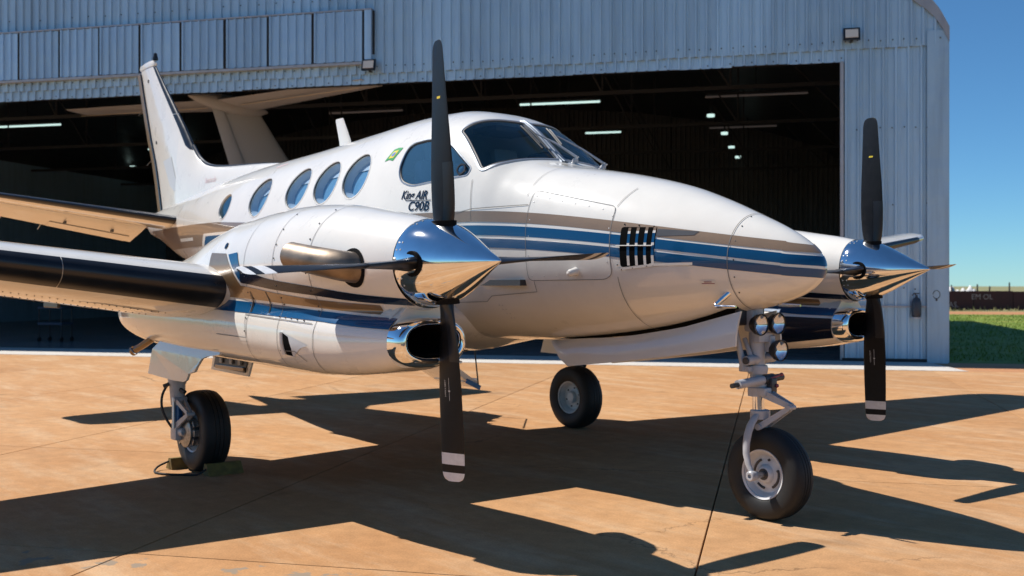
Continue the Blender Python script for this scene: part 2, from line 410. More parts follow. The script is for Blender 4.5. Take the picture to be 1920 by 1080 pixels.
# ------------------------------------------------------------------ mesh helpers
class MB:
    """collects geometry; build() links ONE mesh object"""

    def __init__(self):
        self.v = []; self.f = []; self.m = []

    def add(self, verts, faces, mat=0):
        b = len(self.v)
        self.v.extend([tuple(map(float, p)) for p in verts])
        self.f.extend([tuple(i + b for i in f) for f in faces])
        if isinstance(mat, (list, tuple)):
            self.m.extend(mat)
        else:
            self.m.extend([mat] * len(faces))
        return self

    def build(self, name, mats, parent=None, smooth=True, angle=38, kind=None, orient=None):
        me = bpy.data.meshes.new(name)
        me.from_pydata(self.v, [], self.f)
        if not isinstance(mats, (list, tuple)):
            mats = [mats]
        for m in mats:
            me.materials.append(M[m] if isinstance(m, str) else m)
        me.polygons.foreach_set('material_index', self.m)
        bm = bmesh.new(); bm.from_mesh(me)
        bmesh.ops.recalc_face_normals(bm, faces=bm.faces)
        if orient is not None:
            tot = Vector((0, 0, 0))
            for f in bm.faces: tot += f.normal * f.calc_area()
            if tot.dot(Vector(orient)) < 0:
                bmesh.ops.reverse_faces(bm, faces=bm.faces)
        bm.to_mesh(me); bm.free()
        if smooth:
            me.polygons.foreach_set('use_smooth', [True] * len(me.polygons))
            me.set_sharp_from_angle(angle=math.radians(angle))
        me.update()
        o = bpy.data.objects.new(name, me)
        COL.objects.link(o)
        if parent is not None:
            o.parent = parent
            o.matrix_parent_inverse = PINV.get(parent.name, Matrix())
        if kind:
            o['kind'] = kind
        return o

    # --- primitives (return self)
    def box(self, c, s, R=None, mat=0, bev=0.):
        bm = bmesh.new()
        bmesh.ops.create_cube(bm, size=1)
        for v in bm.verts:
            v.co = Vector((v.co.x * s[0], v.co.y * s[1], v.co.z * s[2]))
        if bev > 0:
            bmesh.ops.bevel(bm, geom=bm.edges[:], offset=bev, segments=2, affect='EDGES', profile=.6)
        return self._bm(bm, c, R, mat)

    def _bm(self, bm, c, R, mat):
        T = Matrix.Translation(Vector(c))
        if R is not None:
            T = T @ R.to_4x4()
        bm.verts.index_update()
        vs_ = [T @ v.co for v in bm.verts]
        fs_ = [[v.index for v in f.verts] for f in bm.faces]
        bm.free()
        return self.add(vs_, fs_, mat)

    def tube(self, path, rad, n=12, cap=True, mat=0, ell=None):
        path = [Vector(p) for p in path]
        if not hasattr(rad, '__len__'):
            rad = [rad] * len(path)
        rings = []
        t = (path[1] - path[0]).normalized()
        u = t.orthogonal().normalized()
        for i, p in enumerate(path):
            if i == 0: t2 = path[1] - path[0]
            elif i == len(path) - 1: t2 = path[-1] - path[-2]
            else: t2 = (path[i + 1] - path[i]).normalized() + (path[i] - path[i - 1]).normalized()
            t2.normalize()
            u = (u - t2 * u.dot(t2)).normalized()
            w = t2.cross(u)
            rings.append([p + (u * math.cos(a) + w * math.sin(a)) * rad[i] for a in [2 * math.pi * k / n for k in range(n)]])
        return self.loft(rings, True, cap, cap, mat)

    def loft(self, rings, closed=True, cap0=False, cap1=False, mat=0):
        n = len(rings[0]); vs_ = [p for r in rings for p in r]; fs_ = []
        for i in range(len(rings) - 1):
            for j in range(n if closed else n - 1):
                k = (j + 1) % n
                fs_.append((i * n + j, i * n + k, (i + 1) * n + k, (i + 1) * n + j))
        if cap0: fs_.append(tuple(range(n)))
        if cap1: fs_.append(tuple((len(rings) - 1) * n + j for j in range(n)))
        return self.add(vs_, fs_, mat)

    def lathe(self, prof, o, ax, n=40, mat=0, cap=False):
        """prof: (distance along axis, radius)"""
        o = Vector(o); ax = Vector(ax).normalized(); u = ax.orthogonal().normalized(); w = ax.cross(u)
        rings = [[o + ax * s + (u * math.cos(2 * math.pi * k / n) + w * math.sin(2 * math.pi * k / n)) * max(r, 1e-4) for k in range(n)] for s, r in prof]
        return self.loft(rings, True, cap, cap, mat)

    def plate(self, pts, th, mat=0):
        """flat polygon pts (3D) given a thickness along its normal"""
        pts = [Vector(p) for p in pts]
        nrm = Vector((0, 0, 0))
        for i in range(len(pts)):
            a, b_ = pts[i], pts[(i + 1) % len(pts)]
            nrm += a.cross(b_)
        nrm.normalize()
        n = len(pts)
        vs_ = [p + nrm * th / 2 for p in pts] + [p - nrm * th / 2 for p in pts]
        fs_ = [tuple(range(n)), tuple(range(2 * n - 1, n - 1, -1))] + [(i, (i + 1) % n, (i + 1) % n + n, i + n) for i in range(n)]
        return self.add(vs_, fs_, mat)

    def ball(self, c, r, sc=(1, 1, 1), seg=12, mat=0):
        bm = bmesh.new()
        bmesh.ops.create_uvsphere(bm, u_segments=seg, v_segments=max(6, seg // 2 + 1), radius=r)
        for v in bm.verts:
            v.co = Vector((v.co.x * sc[0], v.co.y * sc[1], v.co.z * sc[2]))
        return self._bm(bm, c, None, mat)


PINV = {}


def smooth_path(pts, per=5):
    pts = [np.asarray(p, float) for p in pts]; out = []
    for i in range(len(pts) - 1):
        p0, p1, p2, p3 = pts[max(i - 1, 0)], pts[i], pts[i + 1], pts[min(i + 2, len(pts) - 1)]
        for k in range(per):
            t = k / per
            out.append(.5 * ((2 * p1) + (-p0 + p2) * t + (2 * p0 - 5 * p1 + 4 * p2 - p3) * t * t + (-p0 + 3 * p1 - 3 * p2 + p3) * t**3))
    return out + [pts[-1]]



def thing(name, label, cat, loc=(0, 0, 0), group=None):
    o = bpy.data.objects.new(name, None)
    o.empty_display_size = .2
    COL.objects.link(o)
    o.location = loc
    o['label'] = label
    o['category'] = cat
    if group: o['group'] = group
    PINV[o.name] = Matrix.Translation(-Vector(loc))
    return o


def tag(o, label, cat, group=None):
    o['label'] = label; o['category'] = cat
    if group: o['group'] = group
    return o


def struct(o):
    o['kind'] = 'structure'
    return o


def text_tris(body, size, shear=0., ext=0., bold=0.):
    cu = bpy.data.curves.new('lettering', 'FONT')
    cu.body = body; cu.size = size; cu.shear = shear; cu.extrude = ext; cu.offset = bold
    cu.resolution_u = 3
    t = bpy.data.objects.new('lettering', cu)
    COL.objects.link(t)
    dg = bpy.context.evaluated_depsgraph_get()
    me = t.evaluated_get(dg).to_mesh()
    v = [tuple(p.co) for p in me.vertices]; f = [tuple(p.vertices) for p in me.polygons]
    t.evaluated_get(dg).to_mesh_clear()
    bpy.data.objects.remove(t); bpy.data.curves.remove(cu)
    return v, f


def pchip(xk, yk, x):
    xk = np.asarray(xk, float); yk = np.asarray(yk, float); x = np.asarray(x, float)
    h = np.diff(xk); d = np.diff(yk) / h; m = np.zeros_like(yk)
    m[0] = d[0]; m[-1] = d[-1]
    for i in range(1, len(xk) - 1):
        if d[i - 1] * d[i] > 0:
            a = 2 * h[i] + h[i - 1]; b = h[i] + 2 * h[i - 1]; m[i] = (a + b) / (a / d[i - 1] + b / d[i])
    i = np.clip(np.searchsorted(xk, x) - 1, 0, len(h) - 1); t = np.clip((x - xk[i]) / h[i], 0, 1)
    return (2 * t**3 - 3 * t**2 + 1) * yk[i] + (t**3 - 2 * t**2 + t) * h[i] * m[i] + (-2 * t**3 + 3 * t**2) * yk[i + 1] + (t**3 - t**2) * h[i] * m[i + 1]


# ================================================================== SETTING
U = Vector((.7996, .6006, 0)); N_ = Vector((-.6006, .7996, 0))     # along the hangar front (to the right), into the hangar
P0 = Vector((-5.49, 13.16, 0))                                       # right front corner of the hangar


def hp(s, n, z):
    """s metres to the left of the right corner, n metres into the hangar"""
    return P0 - U * s + N_ * n + Vector((0, 0, z))


RH = Matrix((U, N_, Vector((0, 0, 1)))).transposed()                # columns: right, into, up


def sheet(name, pts, mat, z=None):
    return MB().add(pts, [tuple(range(len(pts)))]).build(name, mat, smooth=False)


g = 3000
struct(sheet('ground', [(-g, -g, -.06), (g, -g, -.06), (g, g, -.06), (-g, g, -.06)], 'field'))

# apron: slabs of dusty concrete over a dark joint bed
apron = struct(MB().add([tuple(hp(s, n, -.03)) for s, n in ((34, -34), (-24, -34), (-24, -2.05), (34, -2.05))], [(0, 1, 2, 3)]).build('apron', 'joint', smooth=False))
su0 = -2.83; sw = 2.92; gap = .009
n_off = -.6006 * P0.x * -1
uu0 = Vector((P0.x, P0.y, 0)).dot(U); nn0 = Vector((P0.x, P0.y, 0)).dot(N_)
rows = [(-20, -14.6), (-14.6, -8.6), (-8.6, -1.93), (-1.93, 1.12), (1.12, 4.9), (4.9, 8.7), (8.7, nn0 - 2.05)]
cols = [su0 + sw * k for k in range(-11, 9)]
for i in range(len(cols) - 1):
    for (n0, n1) in rows:
        a0, a1 = cols[i] + gap / 2, cols[i + 1] - gap / 2
        b0, b1 = n0 + gap / 2, n1 - gap / 2
        cu, cn = (a0 + a1) / 2, (b0 + b1) / 2
        c = U * cu + N_ * cn
        # skip slabs wholly behind the camera
        fwd = Vector((-math.cos(CAM_YAW), math.sin(CAM_YAW), 0))
        if (c - cam.location).dot(fwd) < -3.5: continue
        bm = MB().box((0, 0, 0), (a1 - a0, b1 - b0, .05), bev=.004)
        o = bm.build('slab', 'slab', apron, smooth=False)
        o.location = (c.x, c.y, -.025)
        o.rotation_euler = RH.to_euler()

# pale concrete threshold strip, cut at an angle at its right end, and the hangar floor
struct(MB().add([tuple(hp(s, n, z)) for z in (-.02, .004) for s, n in ((34, -2.05), (-.05, -2.05), (.3, -.02), (34, -.02))],
                [(4, 5, 6, 7), (0, 1, 5, 4), (1, 2, 6, 5), (2, 3, 7, 6), (3, 0, 4, 7)]).build('concrete_strip', 'pale_concrete', smooth=False))
HD_FLOOR = 26.02
struct(sheet('hangar_floor', [tuple(hp(s, n, .0)) for s, n in ((31.98, -.02), (0.02, -.02), (0.02, HD_FLOOR), (31.98, HD_FLOOR))], 'floor'))
struct(sheet('dirt_verge', [tuple(hp(s, n, -.012)) for s, n in ((.6, -2.06), (-24, -2.06), (-24, .55), (.6, .1))], 'dirt'))

# grass beside the hangar, dirt path, field
gr = sheet('lawn', [tuple(hp(s, n, -.02)) for s, n in ((0, .1), (-24, .55), (-70, 0), (-70, 36), (6, 36), (0, 27))], 'grass')
struct(gr)
struct(sheet('dirt_path', [tuple(hp(s, n, -.03)) for s, n in ((20, 35.4), (-90, 35.4), (-90, 42.6), (20, 42.6))], 'dirt'))
bl = MB()
for k in range(16000):
    s = -rnd.random()**1.2 * 14 - .05; n = .6 + rnd.random() * 34
    p = hp(s, n, -.02); h = rnd.uniform(.03, .10); a = rnd.random() * math.pi; w = rnd.uniform(.006, .016)
    d = Vector((math.cos(a), math.sin(a), 0)) * w; ln = Vector((rnd.uniform(-.06, .06), rnd.uniform(-.06, .06), h))
    bl.add([p - d, p + d, p + ln], [(0, 1, 2)])
bl.build('grass_tufts', 'grass', smooth=False, kind='stuff')
bpy.data.objects['grass_tufts']['label'] = 'short green grass growing beside the hangar'

# ================================================================== HANGAR
hangar = thing('hangar', 'large hangar clad in ribbed metal sheets with a wide dark open doorway', 'hangar', hp(0, 0, 0))
HW = 32.0; HD = 26.0; OPEN_Z = 5.57


def arch(s):
    """height of the gable edge above the floor, s from the right corner"""
    t = [0, .12, .34, .9, 1.8, 4, 9, 16]; z = [6.17, 6.40, 6.66, 7.05, 7.45, 8.1, 9.0, 9.5]
    ss = min(s, HW - s)
    return float(pchip(t, z, min(max(ss, 0), 16)))


def rib_profile(w, pitch=.205, h=.045):
    """(x, depth) points of a trapezoidal sheet of width w"""
    pts = []; x = 0
    n = max(1, int(round(w / pitch))); p = w / n
    for i in range(n):
        x = i * p
        pts += [(x, 0), (x + .012, -h), (x + .044, -h), (x + .056, 0), (x + p * .5 - .012, 0), (x + p * .5 - .006, -.006), (x + p * .5 + .006, -.006), (x + p * .5 + .012, 0)]
    pts.append((w, 0))
    return pts


def ribbed(name, s_left, s_right, z0, ztop, mat, parent, off=0., th=0):
    """sheet of the front wall between s_right and s_left; ztop is a number or a function of s"""
    prof = rib_profile(s_left - s_right)
    mb = MB(); vs_ = []; fs_ = []
    for x, d in prof:
        s = s_left - x
        zt = ztop(s) if callable(ztop) else ztop
        vs_ += [tuple(hp(s, off + d, z0)), tuple(hp(s, off + d, zt))]
    for i in range(len(prof) - 1):
        fs_.append((2 * i, 2 * i + 2, 2 * i + 3, 2 * i + 1))
    mb.add(vs_, fs_)
    return mb.build(name, mat, parent, smooth=False)


scr = MB()


def screws(s0, s1, z, off=-.034, step=.205):
    s = s0
    while s < s1:
        if rnd.random() < .85:
            p = hp(s + rnd.uniform(-.012, .012), off, z + rnd.uniform(-.015, .015))
            scr.box(p, (.022, .012, .022), RH)
        s += step


# lower row of sheets to the right of the doorway
wall_l = []
s = 0.0
for w in (.88, .88):
    ribbed('cladding_sheet', s + w, s, .02, 5.83, 'clad', hangar, off=.004 + .006 * (len(wall_l) % 2)); s += w; wall_l.append(s)
# short header sheets hanging over the doorway
s = 1.76
k = 0
while s < 31:
    w = 1.025
    ribbed('cladding_sheet', s + w, s, OPEN_Z + rnd.uniform(-.012, .012), 5.86, 'clad', hangar, off=.004 + .006 * (k % 2)); s += w; k += 1
# upper sheets up to the gable
s = 0.0; k = 0
while s < 31.5:
    w = min(1.025, HW - s)
    ribbed('cladding_sheet', s + w, s, 5.78 + rnd.uniform(-.008, .008), arch, 'clad', hangar, off=-.036 + .008 * (k % 2)); s += w; k += 1
screws(.1, 30, 5.92, -.085); screws(.1, 30, 7.35, -.085, .41); screws(.1, 1.7, 4.3, -.045); screws(.1, 1.7, 2.9, -.045); screws(.1, 1.7, 1.35, -.045)
for z in (5.62,): screws(1.8, 30, z, -.03, .41)
scr.build('screws', 'rivet_dark', hangar, smooth=False, kind='stuff')
# eave fascia curving round the corner, corner flashing, jamb, base line
ss = [0.0, .05, .12, .22, .34, .6, .9, 1.3, 1.8, 2.6, 4, 6, 9, 12, 16]
rings = [[hp(s_, n_, arch(s_) + dz) for n_, dz in ((-.10, .05), (-.10, -.22), (-.065, -.22), (-.065, .05))] for s_ in ss]
rings = [[hp(-.06, n_, 6.05 + dz) for n_, dz in ((-.10, .05), (-.10, -.22), (-.065, -.22), (-.065, .05))]] + rings
MB().loft(rings, True, True, True).build('eave_fascia', 'trim', hangar, smooth=False)
MB().box(hp(.14, -.062, 3.0), (.36, .02, 6.1), RH).box(hp(-.05, .10, 3.05), (.02, .32, 6.1), RH).build('corner_flashing', 'clad', hangar, smooth=False)
MB().box(hp(1.80, .05, 2.8), (.06, .14, 5.55), RH).build('door_jamb', 'trim', hangar, smooth=False)
MB().box(hp(1.04, -.055, 1.02), (1.42, .02, .03), RH).build('wall_rail', 'trim', hangar, smooth=False)
MB().box(hp(.9, -.02, .03), (1.8, .09, .06), RH).build('wall_base', 'steel_dark', hangar, smooth=False)
MB().box(hp(16.5, .14, 5.66), (29.4, .1, .16), RH).build('door_lintel', 'steel_dark', hangar, smooth=False)
# row of boxed panels in front of the upper wall (door pocket)
edges = [11.22, 12.35, 13.37, 14.37, 15.41, 16.40, 17.41, 18.42, 19.46, 20.5, 21.5, 22.5]
for a, b_ in zip(edges[:-1], edges[1:]):
    ribbed('pocket_panel', b_ - .035, a + .035, 6.02, 7.06, 'clad_panel', hangar, off=-.17 + rnd.uniform(-.012, .012))
MB().box(hp(17, -.10, 6.54), (11.7, .05, 1.02), RH).build('pocket_frame', 'steel_dark', hangar, smooth=False)
MB().box(hp(17, -.12, 5.985), (11.9, .14, .05), RH).box(hp(17, -.12, 7.085), (11.9, .14, .03), RH).build('pocket_rail', 'trim', hangar, smooth=False)
MB().box(hp(11.13, -.12, 6.45), (.15, .13, 1.25), RH, bev=.01).build('pocket_end', 'clad_panel', hangar, smooth=False)
MB().box(hp(11.05, -.085, 6.62), (.06, .05, .9), RH).build('pocket_end_shade', 'steel_dark', hangar, smooth=False)  # dark strip painting the shade beside the end panel
for a in edges:
    MB().box(hp(a, -.155, 6.54), (.03, .03, 1.03), RH).build('pocket_post', 'steel_dark', hangar, smooth=False)
# shell: side walls, back wall, roof, trusses
MB().box(hp(.02, HD / 2 + .1, 3.08), (.03, HD, 6.32), RH).build('side_wall', 'clad', hangar, smooth=False)
MB().box(hp(HW - .02, HD / 2 + .1, 3.08), (.03, HD, 6.32), RH).build('side_wall', 'clad', hangar, smooth=False)
s = 0.0
while s < HW - .2:
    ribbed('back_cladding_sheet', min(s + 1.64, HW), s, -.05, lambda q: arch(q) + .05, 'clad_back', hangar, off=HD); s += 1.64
ss = [0, .06, .12, .22, .34, .6, .9, 1.3, 1.8, 2.6, 4, 6, 9, 12, 16]
ss = ss + [HW - q for q in ss[::-1][1:]]
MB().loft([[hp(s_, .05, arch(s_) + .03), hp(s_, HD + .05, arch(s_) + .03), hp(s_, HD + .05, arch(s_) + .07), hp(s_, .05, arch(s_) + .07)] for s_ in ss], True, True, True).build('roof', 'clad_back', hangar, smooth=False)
for n_ in (4.5, 10, 16, 22):
    t = MB()
    t.box(hp(16, n_, 6.0), (31.6, .08, .09), RH)
    q = 1.0
    while q < 31:
        a = hp(q, n_, 6.0); top = min(arch(q), 9.3) - .12
        t.tube([a, hp(q, n_, top)], .025, 5)
        t.tube([a, hp(q + 1.5, n_, min(arch(q + 1.5), 9.3) - .12)], .025, 5)
        q += 3
    t.build('roof_truss', 'steel_dark', hangar, smooth=False)

# floodlights on the wall
def floodlight(s, z, label):
    o = thing('floodlight', label, 'floodlight', tuple(hp(s, -.1, z - .1)), 'floodlights on the hangar wall')
    R = RH @ Matrix.Rotation(math.radians(-14), 3, 'X')
    c = hp(s, -.20, z)
    MB().box(c, (.30, .05, .24), R, bev=.012).build('housing', 'black', o, smooth=False)
    MB().box(c - R @ Vector((0, .031, 0)), (.225, .012, .16), R).build('lens', 'lamp_glass', o, smooth=False)
    MB().box(hp(s, -.12, z), (.2, .12, .02), RH).box(hp(s, -.09, z - .05), (.05, .1, .16), RH).build('bracket', 'black', o, smooth=False)


floodlight(1.64, 6.03, 'square floodlight on the hangar wall above the right door jamb')
floodlight(11.10, 5.93, 'square floodlight on the hangar wall beside the end of the panel row')

# covered fire extinguisher on the wall by the corner
fx = thing('fire_extinguisher', 'dark covered fire extinguisher hanging low on the right hangar wall', 'fire extinguisher', tuple(hp(.51, -.12, .82)))
MB().lathe([(0, .0), (0, .072), (.05, .085), (.26, .085), (.33, .06), (.36, .025), (.40, .022), (.41, 0)], hp(.51, -.13, .83), (0, 0, 1), 18).build('body', 'ext_body', fx)
MB().tube([hp(.51, -.13, 1.22), hp(.55, -.13, 1.27), hp(.58, -.13, 1.22)], .011, 8).box(hp(.51, -.13, 1.26), (.10, .03, .02), RH).build('handle', 'rivet_dark', fx)
MB().lathe([(0, .075), (.0, .090), (.025, .090), (.025, .075)], hp(.51, -.13, .80), (0, 0, 1), 18).build('foot_ring', 'grey_paint', fx)
hk = thing('wall_hook', 'round wire hook on the hangar wall beside the extinguisher', 'hook', tuple(hp(.16, -.08, 1.18)))
MB().tube([hp(.16 + .06 * math.cos(a), -.075, 1.24 + .075 * math.sin(a)) for a in [i * .42 for i in range(15)]], .006, 6).build('ring', 'rivet_dark', hk)
MB().box(hp(.16, -.06, 1.15), (.03, .04, .05), RH).build('plate', 'rivet_dark', hk, smooth=False)


# tube lights hanging in the hangar
def tube_light(sa, sb, n, z, lit, label, across=False):
    mid = hp((sa + sb) / 2, n, z)
    o = thing('tube_light', label, 'light', tuple(mid), 'tube lights in the hangar')
    a, b_ = (hp(sa, n, z), hp(sb, n, z)) if not across else (hp(sa, n - 1.2, z), hp(sa, n + 1.2, z))
    MB().tube([a, b_], .034, 8).build('tube', 'tube' if lit else 'tube_dim', o)
    L_ = (b_ - a).length
    R = RH if not across else RH @ Matrix.Rotation(math.pi / 2, 3, 'Z')
    MB().box(mid + Vector((0, 0, .08)), (L_ * .98, .12, .05), R).build('batten', 'steel_dark', o, smooth=False)
    MB().tube([mid + Vector((0, 0, .1)), mid + Vector((0, 0, 1.3))], .012, 5).build('hanger', 'steel_dark', o)


tube_light(27.48, 30.2, 12, 7.1, 1, 'lit tube light at the far left of the hangar')
tube_light(14.71, 17.28, 12, 7.1, 0, 'dim tube light behind the raised tail of the hangared plane')
tube_light(8.25, 10.8, 12, 7.12, 1, 'longest lit tube light, above the cockpit roof')
tube_light(2.03, 5.03, 12, 7.12, 0, 'dim tube light nearest the right door jamb')
tube_light(27.4, 28.8, 19.5, 7.2, 1, 'short lit tube light just left of the white fin')
tube_light(8.6, 9.95, 19.2, 7.2, 1, 'short lit tube light above the airplane windshield')
tube_light(2.9, 5.3, 19.0, 7.2, 0, 'dim tube light below the dim one by the right jamb')
for (px_s, n, lab) in ((4.95, 13.5, 'nearest of the four small lamps by the right jamb'), (4.7, 17.6, 'second of the four small lamps by the right jamb'), (4.6, 21.5, 'third of the four small lamps by the right jamb'), (4.45, 24.8, 'farthest of the four small lamps by the right jamb'),
                     (14.8, 13.2, 'small lamp right of the hangared plane tail'), (31.2, 22, 'small lamp at the left behind the fin, upper one'), (29.3, 24.6, 'small lamp at the left behind the fin, lower one')):
    o = thing('hanging_lamp', lab, 'lamp', tuple(hp(px_s, n, 6.75)), 'small hanging lamps in the hangar')
    MB().lathe([(0, .03), (.0, .12), (.08, .12), (.08, .03)], hp(px_s, n, 6.75), (0, 0, 1), 14, cap=True).build('diffuser', 'tube', o)
    MB().tube([hp(px_s, n, 6.84), hp(px_s, n, 7.3)], .03, 6).build('stem', 'steel_dark', o)


# ================================================================== background plane (tail towards the doorway)
def foil(n=18, t=.12, camber=0.0):
    xs = [0.5 * (1 - math.cos(math.pi * i / n)) for i in range(n + 1)]
    def yt(x): return 5 * t * (.2969 * math.sqrt(max(x, 0)) - .126 * x - .3516 * x * x + .2843 * x**3 - .1036 * x**4)
    def yc(x): return camber * 4 * x * (1 - x) * (1.25 - .5 * x)
    up = [(x, yc(x) + yt(x)) for x in reversed(xs)]
    lo = [(x, yc(x) - yt(x)) for x in xs[1:-1]]
    return up + lo


rv = Vector((math.sin(CAM_YAW), math.cos(CAM_YAW), 0)); fv = Vector((-math.cos(CAM_YAW), math.sin(CAM_YAW), 0))
BF = (rv * .45 + fv * .89).normalized(); BL = Vector((0, 0, 1)).cross(BF).normalized()      # forward, left of the hangared plane
BO = Vector((4.4802, -5.2112, 0)) + rv * -6.35 + fv * 25.2
bg = thing('hangared_airplane', 'pale T-tailed airplane parked inside the dark hangar, tail towards the doorway', 'airplane', tuple(BO))


def bp_(f_, l_, z_): return BO + BF * f_ + BL * l_ + Vector((0, 0, z_))


fz = [(5.55, -.75, 1.3), (4.8, -.3, 1.65), (3.6, .45, 2.3), (2.6, 1.1, 2.95)]
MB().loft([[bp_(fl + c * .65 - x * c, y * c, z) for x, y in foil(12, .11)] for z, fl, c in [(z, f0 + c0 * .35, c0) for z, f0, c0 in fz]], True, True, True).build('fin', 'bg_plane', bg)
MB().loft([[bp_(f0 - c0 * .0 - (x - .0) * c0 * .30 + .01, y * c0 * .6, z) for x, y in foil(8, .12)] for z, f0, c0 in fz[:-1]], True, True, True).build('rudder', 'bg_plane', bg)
for sgn in (1, -1):
    secs = []
    for k in range(5):
        q = k / 4; y = sgn * (.05 + 4.3 * q); c = 1.45 - .65 * q; f0 = .35 - 1.0 * q
        secs.append([bp_(f0 - x * c, y, 5.62 + zz * c + (.0 if sgn < 0 else .02) + .05 * q) for x, zz in foil(12, .10)])
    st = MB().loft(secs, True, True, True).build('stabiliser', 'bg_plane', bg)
    MB().loft([[p + Vector((0, 0, -.012)) for p in (bp_(f0 - .66 * c, y, 5.565), bp_(f0 - .69 * c, y, 5.565), bp_(f0 - .69 * c, y, 5.56), bp_(f0 - .66 * c, y, 5.56))] for f0, c, y in ((.25, 1.36, sgn * .5), (-.6, .84, sgn * 4.1))], True, True, True).build('elevator_gap', 'bg_line', st)
MB().lathe([(-1.5, .01), (-1.2, .10), (-.6, .19), (.2, .23), (.8, .17), (1.2, .02)], bp_(-.35, 0, 5.62), BF, 16).build('bullet_fairing', 'bg_plane', bg)
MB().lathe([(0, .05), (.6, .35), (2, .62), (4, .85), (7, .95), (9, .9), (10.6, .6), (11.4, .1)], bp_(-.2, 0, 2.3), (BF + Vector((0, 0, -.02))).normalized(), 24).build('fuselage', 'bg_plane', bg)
for sgn in (1, -1):
    MB().loft([[bp_(6.5 - .9 * q - x * (2.0 - 1.0 * q), sgn * (.5 + 6.2 * q), 1.55 + .6 * q + zz * (2.0 - q)) for x, zz in foil(10, .14)] for q in (0, .5, 1)], True, True, True).build('wing', 'bg_plane', bg)
    MB().lathe([(-.12, .0), (-.12, .25), (.12, .25), (.12, 0)], bp_(5.6, sgn * 1.6, .27), BL, 18).build('wheel', 'rubber', bg)
    MB().tube([bp_(5.6, sgn * 1.6, .27), bp_(5.6, sgn * 1.6, 1.6)], .06, 8).build('gear_leg', 'gear', bg)
MB().lathe([(-.09, .0), (-.09, .2), (.09, .2), (.09, 0)], bp_(9.6, 0, .22), BL, 18).build('wheel', 'rubber', bg)
MB().tube([bp_(9.6, 0, .22), bp_(9.6, 0, 1.6)], .05, 8).build('gear_leg', 'gear', bg)
# swoosh on the fin side
for q0 in (0, .28):
    pts = []
    for k in range(9):
        q = k / 8
        pts.append((3.9 - 1.15 * q**1.6 - q0, .85 + .25 * q + .5 * q0 - .9 * q, ))
    mbs = MB()
    for sgn in (1, -1):
        rr = []
        for k, (z, ff) in enumerate(pts):
            wdt = .05 + .05 * math.sin(math.pi * k / 8)
            rr.append([bp_(ff, sgn * .135, z + wdt), bp_(ff, sgn * .135, z - wdt), bp_(ff, sgn * .15, z - wdt), bp_(ff, sgn * .15, z + wdt)])
        mbs.loft(rr, True, True, True)
    mbs.build('fin_stripe', 'bg_dark', bg)

# equipment cart in the hangar
ct = thing('equipment_cart', 'dim pale blue equipment cart standing inside the hangar behind the left wing', 'cart', tuple(hp(20.6, 2.6, 0)))
cc = hp(20.6, 2.6, 0)
MB().box(cc + Vector((0, 0, .45)), (.7, .45, .06), RH, bev=.01).build('tray', 'cart', ct, smooth=False)
MB().box(cc + Vector((0, 0, .85)), (.7, .45, .05), RH, bev=.01).build('top_tray', 'cart', ct, smooth=False)
for sx in (-1, 1):
    for sy in (-1, 1):
        b0 = cc + RH @ Vector((sx * .32, sy * .2, 0))
        MB().tube([b0 + Vector((0, 0, .1)), b0 + Vector((0, 0, .87))], .018, 6).build('leg', 'steel_dark', ct)
        MB().lathe([(-.02, 0), (-.02, .06), (.02, .06), (.02, 0)], b0 + Vector((0, 0, .06)), U, 12).build('wheel', 'rubber', ct)

# ================================================================== far boundary wall, posts, sacks
WB = Vector((-25.9, 55.4, 0))
wr = rv.copy(); wf = fv.copy()
DW = 62.0


def far(px, dz, d=DW):
    """point on the far wall line, given as metres to the right of the view axis"""
    return Vector((4.4802, -5.2112, 0)) + rv * px + fv * d + Vector((0, 0, dz))


bw = thing('boundary_wall', 'low maroon boundary wall with faded white lettering beyond the grass', 'wall', tuple(far(29, 0)))
x = 20.0; k = 0
while x < 46:
    w = 2.3
    MB().box(far(x + w / 2, .55 + (.0 if x < 27.6 else -.03)), (w - .03, .16, 1.10), Matrix((rv, fv, Vector((0, 0, 1)))).transposed(), bev=.01).build('wall_panel', 'maroon', bw, smooth=False)
    x += w; k += 1
RW = Matrix((rv, fv, Vector((0, 0, 1)))).transposed()
for body, sx, sz, size in (('EM OL', 26.75, .62, .44), ('GAS.', 25.1, .16, .44)):
    v, f_ = text_tris(body, size)
    MB().add([far(sx, sz, DW - .095) + rv * p[0] + Vector((0, 0, p[1])) for p in v], f_).build('lettering', 'letter', bw, smooth=False)
for i, (x, h, lean, lab) in enumerate(((25.5, 1.42, .02, 'leftmost fence post beside the hangar corner'), (25.9, 1.45, -.03, 'second fence post from the hangar corner'), (27.35, 1.5, .01, 'third fence post from the hangar corner'), (28.0, 1.38, .05, 'fourth fence post from the hangar corner'), (29.25, 1.6, .0, 'fifth fence post from the hangar corner'), (31.0, 1.58, 0, 'fence post at the right picture edge'))):
    o = tag(MB().tube([far(x, -.02, DW + .5), far(x + lean, h * .5, DW + .5), far(x + lean * 2, h, DW + .5)], [.055, .05, .042], 7).build('fence_post', 'post'), lab, 'post', 'fence posts behind the boundary wall')
